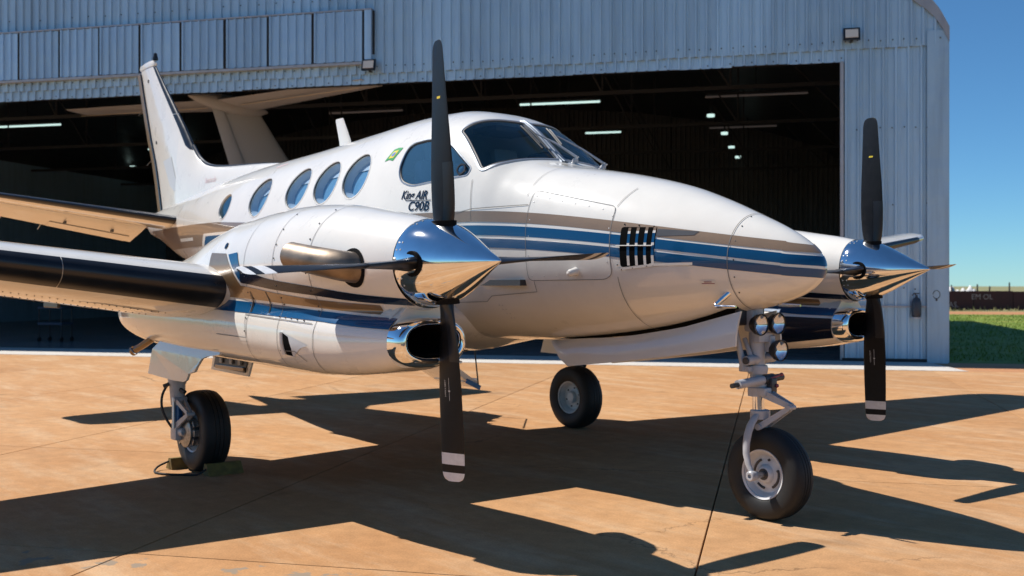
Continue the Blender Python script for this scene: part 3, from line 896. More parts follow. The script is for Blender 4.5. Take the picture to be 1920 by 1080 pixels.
for i, (x, y, s3, lab) in enumerate(((25.2, .3, (.5, .4, 1.35), 'white sack pile nearest the hangar corner'), (26.1, .1, (.6, .4, 1.42), 'tallest white sack behind the boundary wall'), (26.75, .2, (.5, .4, 1.3), 'middle white sack behind the boundary wall'), (27.3, 0, (.45, .35, 1.4), 'rightmost white sack behind the boundary wall'))):
    bm = bmesh.new(); bmesh.ops.create_icosphere(bm, subdivisions=3, radius=1)
    for v in bm.verts:
        k = 1 + .14 * math.sin(v.co.x * 5 + i) * math.cos(v.co.z * 6 + i * 2)
        v.co = Vector((v.co.x * s3[0] * k * .75, v.co.y * s3[1] * k, (v.co.z * .5 + .47) * s3[2] * k))
    tag(MB()._bm(bm, far(x, -.03, DW + 1.2 + y), RW, 0).build('white_sack', 'rubble'), lab, 'sack', 'white sacks behind the boundary wall')
wd = MB()
for k in range(500):
    p = far(rnd.uniform(20, 45), -.03, DW - rnd.uniform(.25, .9)); h = rnd.uniform(.08, .35) * (1 if rnd.random() < .35 else .5)
    a = rnd.random() * 3.14; d = Vector((math.cos(a), math.sin(a), 0)) * .06
    wd.add([p - d, p + d, p + Vector((rnd.uniform(-.1, .1), rnd.uniform(-.1, .1), h))], [(0, 1, 2)])
o = wd.build('dry_weeds', 'field', smooth=False, kind='stuff'); o['label'] = 'dry weeds along the foot of the boundary wall'

# ================================================================== AIRPLANE
plane = thing('airplane', 'white twin-propeller airplane with tan and blue stripes parked on the apron', 'airplane', (0, 0, 0))
#   X     ztop  zbot  half  zmid  n_up n_low       (X forward from the propeller plane)
FUS = np.array([
    (-9.30, 2.34, 2.06, .08, 2.20, 2.0, 2.0), (-8.90, 2.38, 1.97, .15, 2.18, 2.0, 2.0), (-8.10, 2.46, 1.72, .29, 2.12, 2.0, 2.0),
    (-7.40, 2.53, 1.56, .42, 2.06, 2.0, 2.0), (-6.50, 2.61, 1.38, .57, 1.98, 2.05, 2.1), (-5.50, 2.665, 1.14, .69, 1.86, 2.1, 2.3),
    (-4.50, 2.705, 1.02, .745, 1.78, 2.1, 2.5), (-3.45, 2.765, .99, .755, 1.75, 2.15, 2.6), (-2.70, 2.80, .985, .755, 1.75, 2.25, 2.6),
    (-2.25, 2.785, .985, .75, 1.75, 2.45, 2.6), (-1.95, 2.735, .99, .735, 1.75, 2.75, 2.6), (-1.75, 2.66, .995, .72, 1.74, 3.0, 2.5),
    (-1.60, 2.57, 1.00, .705, 1.73, 3.05, 2.45), (-1.40, 2.405, 1.005, .69, 1.72, 3.2, 2.4), (-1.25, 2.29, 1.01, .668, 1.70, 3.1, 2.35),
    (-1.10, 2.25, 1.02, .645, 1.68, 2.8, 2.3), (-.85, 2.21, 1.04, .61, 1.65, 2.5, 2.25), (-.50, 2.145, 1.075, .555, 1.62, 2.3, 2.2),
    (-.09, 2.045, 1.13, .475, 1.58, 2.1, 2.1), (.17, 1.955, 1.18, .405, 1.56, 2.05, 2.05), (.45, 1.84, 1.25, .305, 1.55, 2.0, 2.0),
    (.65, 1.75, 1.30, .222, 1.535, 2.0, 2.0), (.80, 1.665, 1.355, .148, 1.52, 2.0, 2.0), (.885, 1.595, 1.415, .08, 1.507, 2.0, 2.0),
    (.915, 1.552, 1.455, .042, 1.502, 2.0, 2.0), (.93, 1.503, 1.499, .002, 1.50, 2.0, 2.0)])


FT_X = np.unique(np.concatenate([np.linspace(-9.3, .93, 6001), np.linspace(.85, .93, 401)]))
FT = [pchip(FUS[:, 0], FUS[:, i], FT_X) for i in range(1, 7)]


def fus(X): return [np.interp(X, FT_X, t) for t in FT]


def table(xk, yk):
    xs = np.linspace(xk[0], xk[-1], 3001); ys = pchip(xk, yk, xs)
    return lambda x: np.interp(x, xs, ys)


def fus_y(X, z):
    zt, zb, w, zc, nu, nl = fus(X)
    z = np.asarray(z, float)
    up = z >= zc; h = np.where(up, zt - zc, zc - zb); n = np.where(up, nu, nl)
    q = np.clip(np.abs(z - zc) / h, 0, 1)
    return w * np.clip(1 - q**n, 0, 1)**(1 / n)


def fus_z(X, y):
    zt, zb, w, zc, nu, nl = fus(X)
    return zc + (zt - zc) * np.clip(1 - np.clip(np.abs(y) / w, 0, 1)**nu, 0, 1)**(1 / nu)


def fusF(P):
    zt, zb, w, zc, nu, nl = fus(P[..., 0])
    up = P[..., 2] >= zc; h = np.where(up, zt - zc, zc - zb); n = np.where(up, nu, nl)
    return (np.abs(P[..., 1]) / w)**n + (np.abs(P[..., 2] - zc) / h)**n - 1


def grad_n(F, P, e=2e-3):
    P = np.asarray(P, float)
    gN = np.stack([F(P + np.eye(3)[k] * e) - F(P - np.eye(3)[k] * e) for k in range(3)], -1)
    return gN / np.maximum(np.linalg.norm(gN, axis=-1, keepdims=True), 1e-9)


# ---- skin grid
def stations(a, b, fine):
    xs = list(np.arange(a, b, .05))
    return xs


XS = np.array(sorted(set(np.round(np.concatenate([np.arange(-9.3, -2.2, .06), np.arange(-2.2, -1.0, .025), np.arange(-1.0, .8, .035), .93 - .13 * np.linspace(1, 0, 16)**2]), 4))))
NA = 128
zt, zb, w_, zc, nu, nl = fus(XS)
SK = np.zeros((len(XS), NA, 3))
TD = np.linspace(0, np.pi / 2, 1500)


def quarter(w, h, n):
    """quarter of a section from the side (w,0) to the top (0,h), evenly spaced along its length"""
    y = w * np.cos(TD)**(2 / n); z = h * np.sin(TD)**(2 / n); y[-1] = 0
    L = np.concatenate([[0], np.cumsum(np.hypot(np.diff(y), np.diff(z)))])
    q = np.linspace(0, L[-1], NA // 4 + 1)
    return np.interp(q, L, y), np.interp(q, L, z)


for i in range(len(XS)):
    yu, zu = quarter(w_[i], zt[i] - zc[i], nu[i]); yl, zl_ = quarter(w_[i], zc[i] - zb[i], nl[i])
    yy = np.concatenate([yu[:-1], -yu[::-1][:-1], -yl[:-1], yl[::-1][:-1]])
    zz = np.concatenate([zu[:-1], zu[::-1][:-1], -zl_[:-1], -zl_[::-1][:-1]])
    SK[i, :, 0] = XS[i]; SK[i, :, 1] = yy; SK[i, :, 2] = zc[i] + zz
VERT = SK.reshape(-1, 3)
vid = lambda i, j: i * NA + (j % NA)
FACES = {(i, j): (vid(i, j), vid(i, j + 1), vid(i + 1, j + 1), vid(i + 1, j)) for i in range(len(XS) - 1) for j in range(NA)}


CENT = {k: tuple(SK[k[0]:k[0] + 2, [k[1], (k[1] + 1) % NA]].reshape(-1, 3).sum(0) / 4) for k in FACES}


def pip(pts, poly):
    """points in polygon, vectorised"""
    x, y = pts[:, 0], pts[:, 1]; ins = np.zeros(len(pts), bool); n = len(poly)
    for i in range(n):
        x1, y1 = poly[i]; x2, y2 = poly[(i + 1) % n]
        c = ((y1 > y) != (y2 > y)) & (x < (x2 - x1) * (y - y1) / (y2 - y1 + 1e-15) + x1)
        ins ^= c
    return ins


def closed_spline(pts, per=8):
    pts = np.asarray(pts, float); n = len(pts); out = []
    for i in range(n):
        p0, p1, p2, p3 = pts[(i - 1) % n], pts[i], pts[(i + 1) % n], pts[(i + 2) % n]
        for k in range(per):
            t = k / per
            out.append(.5 * ((2 * p1) + (-p0 + p2) * t + (2 * p0 - 5 * p1 + 4 * p2 - p3) * t * t + (-p0 + 3 * p1 - 3 * p2 + p3) * t**3))
    return np.array(out)


def rounded(pts, r, seg=5):
    """polygon with rounded corners"""
    pts = [np.asarray(p, float) for p in pts]; out = []; n = len(pts)
    rs = r if hasattr(r, '__len__') else [r] * n
    for i in range(n):
        a, p, b = pts[i - 1], pts[i], pts[(i + 1) % n]
        d1 = (a - p) / np.linalg.norm(a - p); d2 = (b - p) / np.linalg.norm(b - p)
        rr = min(rs[i], .45 * np.linalg.norm(a - p), .45 * np.linalg.norm(b - p))
        q1, q2 = p + d1 * rr, p + d2 * rr
        for k in range(seg + 1):
            t = k / seg
            out.append((1 - t)**2 * q1 + 2 * t * (1 - t) * p + t * t * q2)
    return np.array(out)


extra_v = []; extra_f = []
holes = {}


def cut(name, out3, e1, e2, side_ok):
    """cut the closed outline out3 (3D, on the skin) out of the skin grid; returns the pane mesh"""
    e1 = np.asarray(e1, float); e2 = np.asarray(e2, float)
    to2 = lambda P: np.stack([P @ e1, P @ e2], -1)
    o2 = to2(out3); c2 = o2.mean(0)
    big = c2 + (o2 - c2) * 1.0
    cand = [(k, f) for k, f in FACES.items() if side_ok(CENT[k])]
    allv = np.array(sorted({v for _, f in cand for v in f})); v2 = to2(VERT[allv])
    near = (v2 >= o2.min(0) - .1).all(1) & (v2 <= o2.max(0) + .1).all(1)
    allv, v2 = allv[near], v2[near]
    ins = pip(v2, big)
    inside = set(allv[ins].tolist())
    near_s = set(allv.tolist())
    # outline samples also hit faces no vertex of which lies inside
    dele = []
    for k, f in cand:
        if not all(v in near_s for v in f): continue
        q = to2(VERT[list(f)])
        if any(v in inside for v in f) or pip(o2, q).any():
            dele.append(k)
    ed = {}
    for k in dele:
        f = FACES.pop(k)
        for a, b in zip(f, f[1:] + f[:1]):
            if (b, a) in ed: del ed[(b, a)]
            else: ed[(a, b)] = 1
    nxt = {a: b for a, b in ed}
    start = next(iter(nxt)); loop = [start]
    while nxt[loop[-1]] != start: loop.append(nxt[loop[-1]])
    L2 = to2(VERT[loop])
    verts = [Vector(p) for p in np.vstack([L2, o2])]
    nl_, no = len(L2), len(o2)
    edges = [(i, (i + 1) % nl_) for i in range(nl_)] + [(nl_ + i, nl_ + (i + 1) % no) for i in range(no)]
    vo, eo, fo, ov, oe, of = delaunay_2d_cdt(verts, edges, [], 0, 1e-7)
    P3 = np.vstack([VERT[loop], out3])
    src = [o[0] for o in ov]
    cen = np.array([np.mean([np.array(vo[i]) for i in f], 0) for f in fo])
    keep = pip(cen, L2) & ~pip(cen, o2)
    base = len(extra_v)
    extra_v.extend([(('g', loop[s]) if s < nl_ else ('n', tuple(P3[s]))) for s in src])
    extra_f.extend([tuple(base + i for i in f) for f, k in zip(fo, keep) if k])
    # pane: outline plus the skin vertices inside it
    iv = allv[ins]
    if len(iv):
        d = np.min(np.linalg.norm(to2(VERT[iv])[:, None] - o2[None], axis=-1), axis=1)
        iv = iv[d > .012]
    pv2 = np.vstack([o2, to2(VERT[iv])]) if len(iv) else o2
    P3b = np.vstack([out3, VERT[iv]]) if len(iv) else out3
    vo, eo, fo, ov, oe, of = delaunay_2d_cdt([Vector(p) for p in pv2], [(i, (i + 1) % no) for i in range(no)], [], 0, 1e-7)
    cen = np.array([np.mean([np.array(vo[i]) for i in f], 0) for f in fo]); keep = pip(cen, o2)
    src = [o[0] for o in ov]
    PP = P3b[src]
    holes[name] = dict(outline=out3, pane=(PP, [tuple(f) for f, k in zip(fo, keep) if k]))


def ring_frame(out3, Nn, widths):
    """strip that follows a closed outline; widths: list of (outward, height) profile points"""
    n = len(out3); t = np.roll(out3, -1, 0) - np.roll(out3, 1, 0); t /= np.linalg.norm(t, axis=1, keepdims=True)
    b = np.cross(t, Nn); b /= np.linalg.norm(b, axis=1, keepdims=True)
    cen = out3.mean(0)
    if (np.einsum('ij,ij->i', b, out3 - cen)).mean() < 0: b = -b
    rings = [[out3[i] + b[i] * o_ + Nn[i] * h_ for i in range(n)] for o_, h_ in widths]
    return MB().loft(rings, True)


def side_outline(fn, sgn):
    """(X,z) outline -> points on the skin, side sgn"""
    p = np.asarray(fn, float)
    return np.stack([p[:, 0], sgn * fus_y(p[:, 0], p[:, 1]), p[:, 1]], -1)


A40 = np.linspace(0, 2 * np.pi, 40, endpoint=False)
cab = [(-4.90, 2.243), (-4.13, 2.275), (-3.60, 2.287), (-3.10, 2.302)]
WIN = []
for sgn in (-1, 1):
    for (cx, cz) in cab:
        WIN.append(('cabin', sgn, np.stack([cx + .198 * np.cos(A40), cz + .187 * np.sin(A40)], -1)))
    WIN.append(('aft', sgn, np.stack([-5.745 + .145 * np.cos(A40), 2.205 + .130 * np.sin(A40)], -1)))
    WIN.append(('cockpit', sgn, rounded([(-2.43, 2.30), (-2.42, 2.50), (-2.12, 2.515), (-1.85, 2.455), (-1.555, 2.235), (-1.575, 2.19), (-2.20, 2.152), (-2.36, 2.20)], [.1, .14, .16, .12, .03, .03, .2, .12], 6)))
for k, (kind, sgn, o2) in enumerate(WIN):
    o2 = np.vstack([o2[i] + (o2[(i + 1) % len(o2)] - o2[i]) * np.linspace(0, 1, max(2, int(np.linalg.norm(o2[(i + 1) % len(o2)] - o2[i]) / .025) + 1))[:-1, None] for i in range(len(o2))])
    cut('%s_%d' % (kind, k), side_outline(o2, sgn), (1, 0, 0), (0, 0, 1), (lambda c, s_=sgn: c[1] * s_ > .05 and c[2] > 1.9))
# windshield panes, outline given as (X, y) on the skin
ws = [(-1.835, -.535), (-1.803, -.451), (-1.752, -.326), (-1.715, -.18), (-1.700, -.030), (-1.305, -.030), (-1.296, -.15), (-1.297, -.28), (-1.312, -.39), (-1.339, -.491), (-1.387, -.573), (-1.450, -.630)]
for sgn in (-1, 1):
    p = rounded(ws, [.04, .3, .3, .3, .02, .02, .3, .3, .3, .3, .3, .04], 4)
    # drop duplicates
    p = np.array([q for i, q in enumerate(p) if np.linalg.norm(q - p[i - 1]) > .004])
    p = np.vstack([p[i] + (p[(i + 1) % len(p)] - p[i]) * np.linspace(0, 1, max(2, int(np.linalg.norm(p[(i + 1) % len(p)] - p[i]) / .02) + 1))[:-1, None] for i in range(len(p))])
    o3 = np.stack([p[:, 0], -sgn * p[:, 1], fus_z(p[:, 0], p[:, 1])], -1)
    dvec = np.array([.62, sgn * .38, .68]); dvec /= np.linalg.norm(dvec)
    e1 = np.cross(dvec, (0, 0, 1)); e1 /= np.linalg.norm(e1); e2 = np.cross(e1, dvec)
    cut('shield_%d' % sgn, o3, e1, e2, (lambda c, s_=sgn: c[1] * s_ > -.005 and c[2] > 2.1 and -2.1 < c[0] < -1.1))

skin = MB()
used = {}
vl = []
def gi(v):
    if v not in used:
        used[v] = len(vl); vl.append(tuple(VERT[v]))
    return used[v]
fl = [tuple(gi(v) for v in f) for f in FACES.values()]
em = {}
for k, e in enumerate(extra_v):
    if e[0] == 'g': em[k] = gi(e[1])
    else:
        vl.append(e[1]); em[k] = len(vl) - 1
fl += [tuple(em[i] for i in f) for f in extra_f]
fl.append(tuple(gi(vid(0, j)) for j in range(NA))[::-1])
skin.add(vl, fl)
fuselage = skin.build('fuselage', 'white', plane, angle=60)

for nm, hdat in holes.items():
    o3 = hdat['outline']; Nn = grad_n(fusF, o3)
    PP, ff = hdat['pane']
    pn = grad_n(fusF, PP)
    kind = nm.split('_')[0]
    if kind == 'shield':
        fr = ring_frame(o3, Nn, [(.015, -.001), (.013, .004), (.002, .005), (-.005, .003), (-.009, -.014)]).build('windshield_frame', 'frame', fuselage, angle=50)
        MB().add(PP - pn * .006, ff).build('windshield', 'shield_glass', fuselage, orient=pn.mean(0))
        ring_frame(o3, Nn, [(-.008, -.004), (-.010, -.001), (-.020, -.002), (-.022, -.006)]).build('windshield_seal', 'black_rubber', fuselage, angle=50)
    elif kind == 'aft':
        ring_frame(o3, Nn, [(.008, .0), (.007, .003), (.0, .003), (-.004, -.02)]).build('window_frame', 'white', fuselage, angle=50)
        MB().add(PP - pn * .012, ff).build('window', 'dark_glass', fuselage, orient=pn.mean(0))
    else:
        ring_frame(o3, Nn, [(.010, .0), (.009, .003), (.0, .003), (-.006, -.022)]).build('window_frame', 'frame' if kind == 'cockpit' else 'white', fuselage, angle=50)
        ring_frame(o3, Nn, [(-.001, -.004), (-.007, -.006), (-.010, -.012)]).build('window_seal', 'black_rubber', fuselage, angle=50)
        MB().add(PP - pn * .014, ff).build('window', 'window_glass' if kind == 'cockpit' else 'clear_glass', fuselage, orient=pn.mean(0))
        if kind == 'cabin':   # inner reveal and dust pane of the cabin lining
            ring_frame(o3, Nn, [(-.006, -.022), (-.016, -.05), (-.032, -.085)]).build('window_reveal', 'cabin_light', fuselage, angle=50)
            cen_ = o3.mean(0); sh = (PP - cen_) * .86 + cen_
            MB().add(sh - pn * .078, ff).build('inner_pane', 'inner_pane', fuselage, orient=pn.mean(0))
            yt_ = cen_[2] + .085
            k_ = [tuple(f) for f in ff if min(PP[i][2] for i in f) > yt_ - .02]
            if k_: MB().add(sh - pn * .070, k_).build('window_highlight', 'cabin_light', fuselage)  # pale plate added to imitate the highlight across the top of the window

# centre post of the windshield
cp = [(-1.72, 2.635), (-1.60, 2.57), (-1.48, 2.475), (-1.38, 2.395), (-1.29, 2.318)]
rings = []
for x in np.linspace(-1.74, -1.27, 14):
    z0 = float(fus_z(x, 0)); n3 = grad_n(fusF, np.array([x, 0.0, z0]))
    c = np.array([x, 0, z0])
    rings.append([c + np.array([0, y, 0]) + n3 * h for y, h in ((-.036, -.002), (-.030, .006), (-.008, .007), (-.006, .010), (.006, .010), (.008, .007), (.030, .006), (.036, -.002))])
MB().loft(rings, False).build('windshield_post', 'frame', fuselage, angle=30)

# interior
MB().box((-3.2, 0, 1.42), (4.4, 1.3, .04)).build('cabin_floor', 'cabin', fuselage, smooth=False)
MB().box((-1.58, 0, 2.0), (.16, 1.10, .36), bev=.03).box((-1.49, 0, 2.195), (.26, .96, .03), bev=.012).build('instrument_panel', 'cabin', fuselage, smooth=False)
for y in (-.33, .33):
    st = MB().box((-2.32, y, 2.0), (.13, .44, .75), Matrix.Rotation(math.radians(-10), 3, 'Y'), bev=.04).box((-2.39, y, 2.44), (.09, .25, .17), Matrix.Rotation(math.radians(-10), 3, 'Y'), bev=.03).box((-2.05, y, 1.72), (.5, .44, .14), bev=.04).build('pilot_seat', 'seat', fuselage)
    MB().tube([(-1.62, y, 2.02), (-1.74, y, 2.05)], .016, 8).tube([(-1.74, y + dy, 2.05 + dz) for dy, dz in ((-.15, .10), (-.15, -.0), (-.08, -.04), (.08, -.04), (.15, 0), (.15, .10))], .016, 8).build('control_yoke', 'black', fuselage)
MB().box((-2.62, .43, 1.85), (.04, .36, .86)).box((-2.62, -.43, 1.85), (.04, .36, .86)).build('cockpit_bulkhead', 'cabin', fuselage, smooth=False)
MB().box((-1.98, 0, 2.60), (.3, .4, .05), bev=.02).build('overhead_panel', 'cabin', fuselage, smooth=False)
for x in (-3.1, -3.75, -4.6):
    for y in (-.36, .36):
        MB().box((x, y, 1.92), (.14, .36, .62), Matrix.Rotation(math.radians(-9), 3, 'Y'), bev=.05).box((x + .25, y, 1.70), (.46, .44, .15), bev=.05).build('cabin_seat', 'cabin_light', fuselage)


# ---- decals on the fuselage skin
def fus_patch(xs, zlo, zhi, nz, off, sgn, rows=None):
    """strip between curves zlo(X), zhi(X)"""
    hi = np.array([zhi(x) for x in xs]); lo = np.array([zlo(x) for x in xs])
    t = np.linspace(0, 1, nz + 1)
    z = hi[:, None] + (lo - hi)[:, None] * t[None]
    X = np.repeat(np.asarray(xs, float)[:, None], nz + 1, 1)
    _zt, _zb, *_ = fus(X)
    z = np.clip(z, _zb + .002, _zt - .002)
    P = np.stack([X, sgn * fus_y(X, z), z], -1)
    return list(P + grad_n(fusF, P) * off)


def fus_poly(poly, off, sgn, step=.035):
    """filled (X,z) polygon lifted onto the skin"""
    poly = np.asarray(poly, float)
    dense = []
    for i in range(len(poly)):
        a, b = poly[i], poly[(i + 1) % len(poly)]; n = max(1, int(np.linalg.norm(b - a) / step))
        dense += [a + (b - a) * k / n for k in range(n)]
    dense = np.array(dense)
    gx, gz = np.meshgrid(np.arange(poly[:, 0].min(), poly[:, 0].max(), step), np.arange(poly[:, 1].min(), poly[:, 1].max(), step))
    G = np.stack([gx.ravel(), gz.ravel()], -1)
    G = G[pip(G, dense)]
    if len(G):
        dd = np.min(np.linalg.norm(G[:, None] - dense[None], axis=-1), axis=1); G = G[dd > step * .4]
    pts = np.vstack([dense, G]) if len(G) else dense
    nb = len(dense)
    vo, eo, fo, *_ = delaunay_2d_cdt([Vector(p) for p in pts], [(i, (i + 1) % nb) for i in range(nb)], [], 0, 1e-7)
    vo = np.array([(p[0], p[1]) for p in vo])
    cen = np.array([vo[list(f)].mean(0) for f in fo]); keep = pip(cen, dense)
    P = np.stack([vo[:, 0], sgn * fus_y(vo[:, 0], vo[:, 1]), vo[:, 1]], -1)
    return P + grad_n(fusF, P) * off, [tuple(f) for f, k in zip(fo, keep) if k]


def polyline(pts, step=.03):
    pts = [np.asarray(p, float) for p in pts]; out = [pts[0]]
    for a, b in zip(pts[:-1], pts[1:]):
        n = max(1, int(np.linalg.norm(b - a) / step)); out += [a + (b - a) * (k + 1) / n for k in range(n)]
    return np.array(out)


def ribbon(P, Nn, w, off):
    t = np.gradient(P, axis=0); b = np.cross(t, Nn); b /= np.maximum(np.linalg.norm(b, axis=1, keepdims=True), 1e-9)
    return [[P[i] + b[i] * w / 2 + Nn[i] * off, P[i] - b[i] * w / 2 + Nn[i] * off] for i in range(len(P))]


seams = MB()


def fus_seam(pts, w=.0036, sgn=-1, off=.0045):
    q = polyline(pts)
    P = np.stack([q[:, 0], sgn * fus_y(q[:, 0], q[:, 1]), q[:, 1]], -1)
    seams.loft(ribbon(P, grad_n(fusF, P), w, off), False)


def fus_ring(x, a0, a1, w=.005, off=.0045):
    """seam round the section at station x, angles in degrees (0 port side, 90 top, 180 starboard)"""
    zt, zb, w2, zc, nu, nl = [float(q) for q in fus(x)]
    T = np.radians(np.linspace(a0, a1, max(8, int(abs(a1 - a0) / 3))))
    c, s = np.cos(T), np.sin(T); n = np.where(s >= 0, nu, nl); h = np.where(s >= 0, zt - zc, zc - zb)
    P = np.stack([np.full(len(T), x), w2 * np.sign(c) * np.abs(c)**(2 / n), zc + h * np.sign(s) * np.abs(s)**(2 / n)], -1)
    seams.loft(ribbon(P, grad_n(fusF, P), w, off), False)


_mx = np.array([-1.65, -.98, -.49, -.24, .27, .45, .906])
_st = dict(tt=([2.10, 2.055, 2.004, 1.965], [1.929, 1.892, 1.836, 1.799, 1.723, 1.703, 1.632]),
           tb=([1.84, 1.82, 1.80, 1.865], [1.852, 1.820, 1.763, 1.736, 1.664, 1.645, 1.585]),
           b1t=([1.80, 1.79, 1.775, 1.84], [1.828, 1.796, 1.744, 1.721, 1.649, 1.630, 1.566]),
           b1b=([1.74, 1.73, 1.72, 1.77], [1.760, 1.733, 1.676, 1.659, 1.595, 1.571, 1.509]),
           b2t=([1.72, 1.71, 1.70, 1.748], [1.738, 1.711, 1.657, 1.640, 1.577, 1.554, 1.492]),
           b2b=([1.66, 1.65, 1.64, 1.68], [1.670, 1.648, 1.599, 1.580, 1.521, 1.497, 1.445]))
C_ = {}
for k_, (aft_, fwd_) in _st.items():
    pf = np.polyfit(_mx, fwd_, 3)
    xs_k = [-9.1, -6.0, -4.94, -3.3] + list(np.linspace(-1.7, .93, 20))
    C_[k_] = (lambda x, q=table(xs_k, aft_ + list(np.polyval(pf, np.linspace(-1.7, .93, 20)))): float(q(x)))
XF = np.concatenate([np.arange(-9.1, -1.8, .1), np.arange(-1.8, .74, .03), [.75]])
XB = np.concatenate([np.arange(-5.2, -1.8, .1), np.arange(-1.8, .74, .03), [.75]])


def nose_band(lo, hi):
    """stripe wrapping round the tip of the nose"""
    out = []
    for t in np.linspace(0, 1, 6):
        row = []
        zl = lambda x: C_[hi](x) + (C_[lo](x) - C_[hi](x)) * t
        for u in np.linspace(-1, 1, 25):
            # start on the side at X=.75 and follow round the front
            z = zl(.75 + .17 * (1 - abs(u)))
            yy = float(fus_y(.75, z)) * math.sin(u * math.pi / 2)
            a, b = .6, .93
            for _ in range(26):
                m = (a + b) / 2
                if fusF(np.array([m, yy, z])) < 0: a = m
                else: b = m
            P = np.array([a, yy, z]); row.append(P + grad_n(fusF, P) * .003)
        out.append(row)
    return MB().loft(out, False)


for lo, hi, mat in (('tb', 'tt', 'tan'), ('b1b', 'b1t', 'blue'), ('b2b', 'b2t', 'blue')):
    nose_band(lo, hi).build('stripe', mat, fuselage)
for sgn in (-1, 1):
    for lo, hi, mat, xs in (('tb', 'tt', 'tan', XF), ('b1b', 'b1t', 'blue', XB), ('b2b', 'b2t', 'blue', XB)):
        MB().loft(fus_patch(xs, C_[lo], C_[hi], 4, .0030, sgn), False).build('stripe', mat, fuselage)
    # aft blue chevron with its white outline
    ch = [(-6.55, 1.62), (-6.30, 1.95), (-4.2, 1.93), (-4.2, 1.60)]
    P, f_ = fus_poly(ch, .0045, sgn); MB().add(P, f_).build('chevron_outline', 'white', fuselage)
    ch2 = [(-6.44, 1.64), (-6.22, 1.92), (-4.25, 1.90), (-4.25, 1.62)]
    P, f_ = fus_poly(ch2, .0060, sgn); MB().add(P, f_).build('chevron', 'blue', fuselage)
    ch3 = [(-6.02, 1.72), (-5.86, 1.845), (-5.2, 1.84), (-5.2, 1.815), (-5.83, 1.815), (-5.96, 1.70)]
    P, f_ = fus_poly(ch3, .0072, sgn); MB().add(P, f_).build('chevron_line', 'white', fuselage)
    P, f_ = fus_poly([(-7.4, 1.905), (-6.75, 1.895), (-6.75, 1.93), (-7.4, 1.94)], .0045, sgn); MB().add(P, f_).build('tail_line', 'white', fuselage)

# access panels on the nose, a little proud of the skin
def panel(poly, name='access_panel', sgn=-1, r=.03, off=.0018, seamw=.0036):
    q = rounded(poly, r, 4)
    P, f_ = fus_poly(q, off, sgn); MB().add(P, f_).build(name, 'white', fuselage)
    fus_seam(np.vstack([q, q[:1]]), seamw, sgn)


for sgn in (-1, 1):
    panel([(-.965, 1.435), (-.975, 2.045), (-.30, 1.90), (-.275, 1.47), (-.33, 1.44)], sgn=sgn, r=.04)
    fus_seam([(-.92, 1.432), (-.92, 1.36), (-1.35, 1.33), (-1.42, 1.29), (-1.75, 1.28)], sgn=sgn)
    fus_seam([(-1.485, 1.86), (-1.51, 2.15)], .004, sgn)
    fus_seam([(-1.75, 1.905), (-1.48, 1.94), (-.985, 1.945)], .005, sgn)
fus_ring(.47, 78, 282, .0045); fus_ring(-.235, 195, 262, .004); fus_ring(-1.02, 92, 150, .003)
fus_ring(-2.75, 186, 262, .003)
fus_seam([(-.30, 1.90), (-.26, 2.02)], .004)
for x in np.arange(-.9, -.33, .15):
    pass


def rivets(pts, r=.0045, h=.002, nrm=fusF, sgn=-1, y0=0, lift=None):
    mb = MB()
    for (x, z) in pts:
        y = sgn * float(fus_y(x, z)); P = np.array([x, y, z]); n = grad_n(fusF, P)
        mb.lathe([(0, r), (h * .7, r * .85), (h, r * .4), (h + .0003, 0)], P + n * .002, n, 8)
    return mb


pr = [(x, 1.462) for x in np.arange(-.93, -.3, .105)] + [(x, 2.045 - .21 * (x + .975) - .035) for x in np.arange(-.94, -.3, .11)] + [(-.945, z) for z in (1.6, 1.73, 1.84, 1.96)] + [(-.305, z) for z in (1.55, 1.76, 1.84)]
rivets(pr).build('rivets', 'rivet', fuselage, kind='stuff')
rivets([(.495, 1.36), (.50, 1.45), (.505, 1.55), (.50, 1.66), (.495, 1.75), (.485, 1.81)], .005).build('nose_screws', 'rivet_dark', fuselage, kind='stuff')
rivets([(-1.32 + .012 * k + dx, 1.265 - .03 * k) for k in range(4) for dx in (0, .03)], .004).build('drain_rivets', 'rivet', fuselage, kind='stuff')

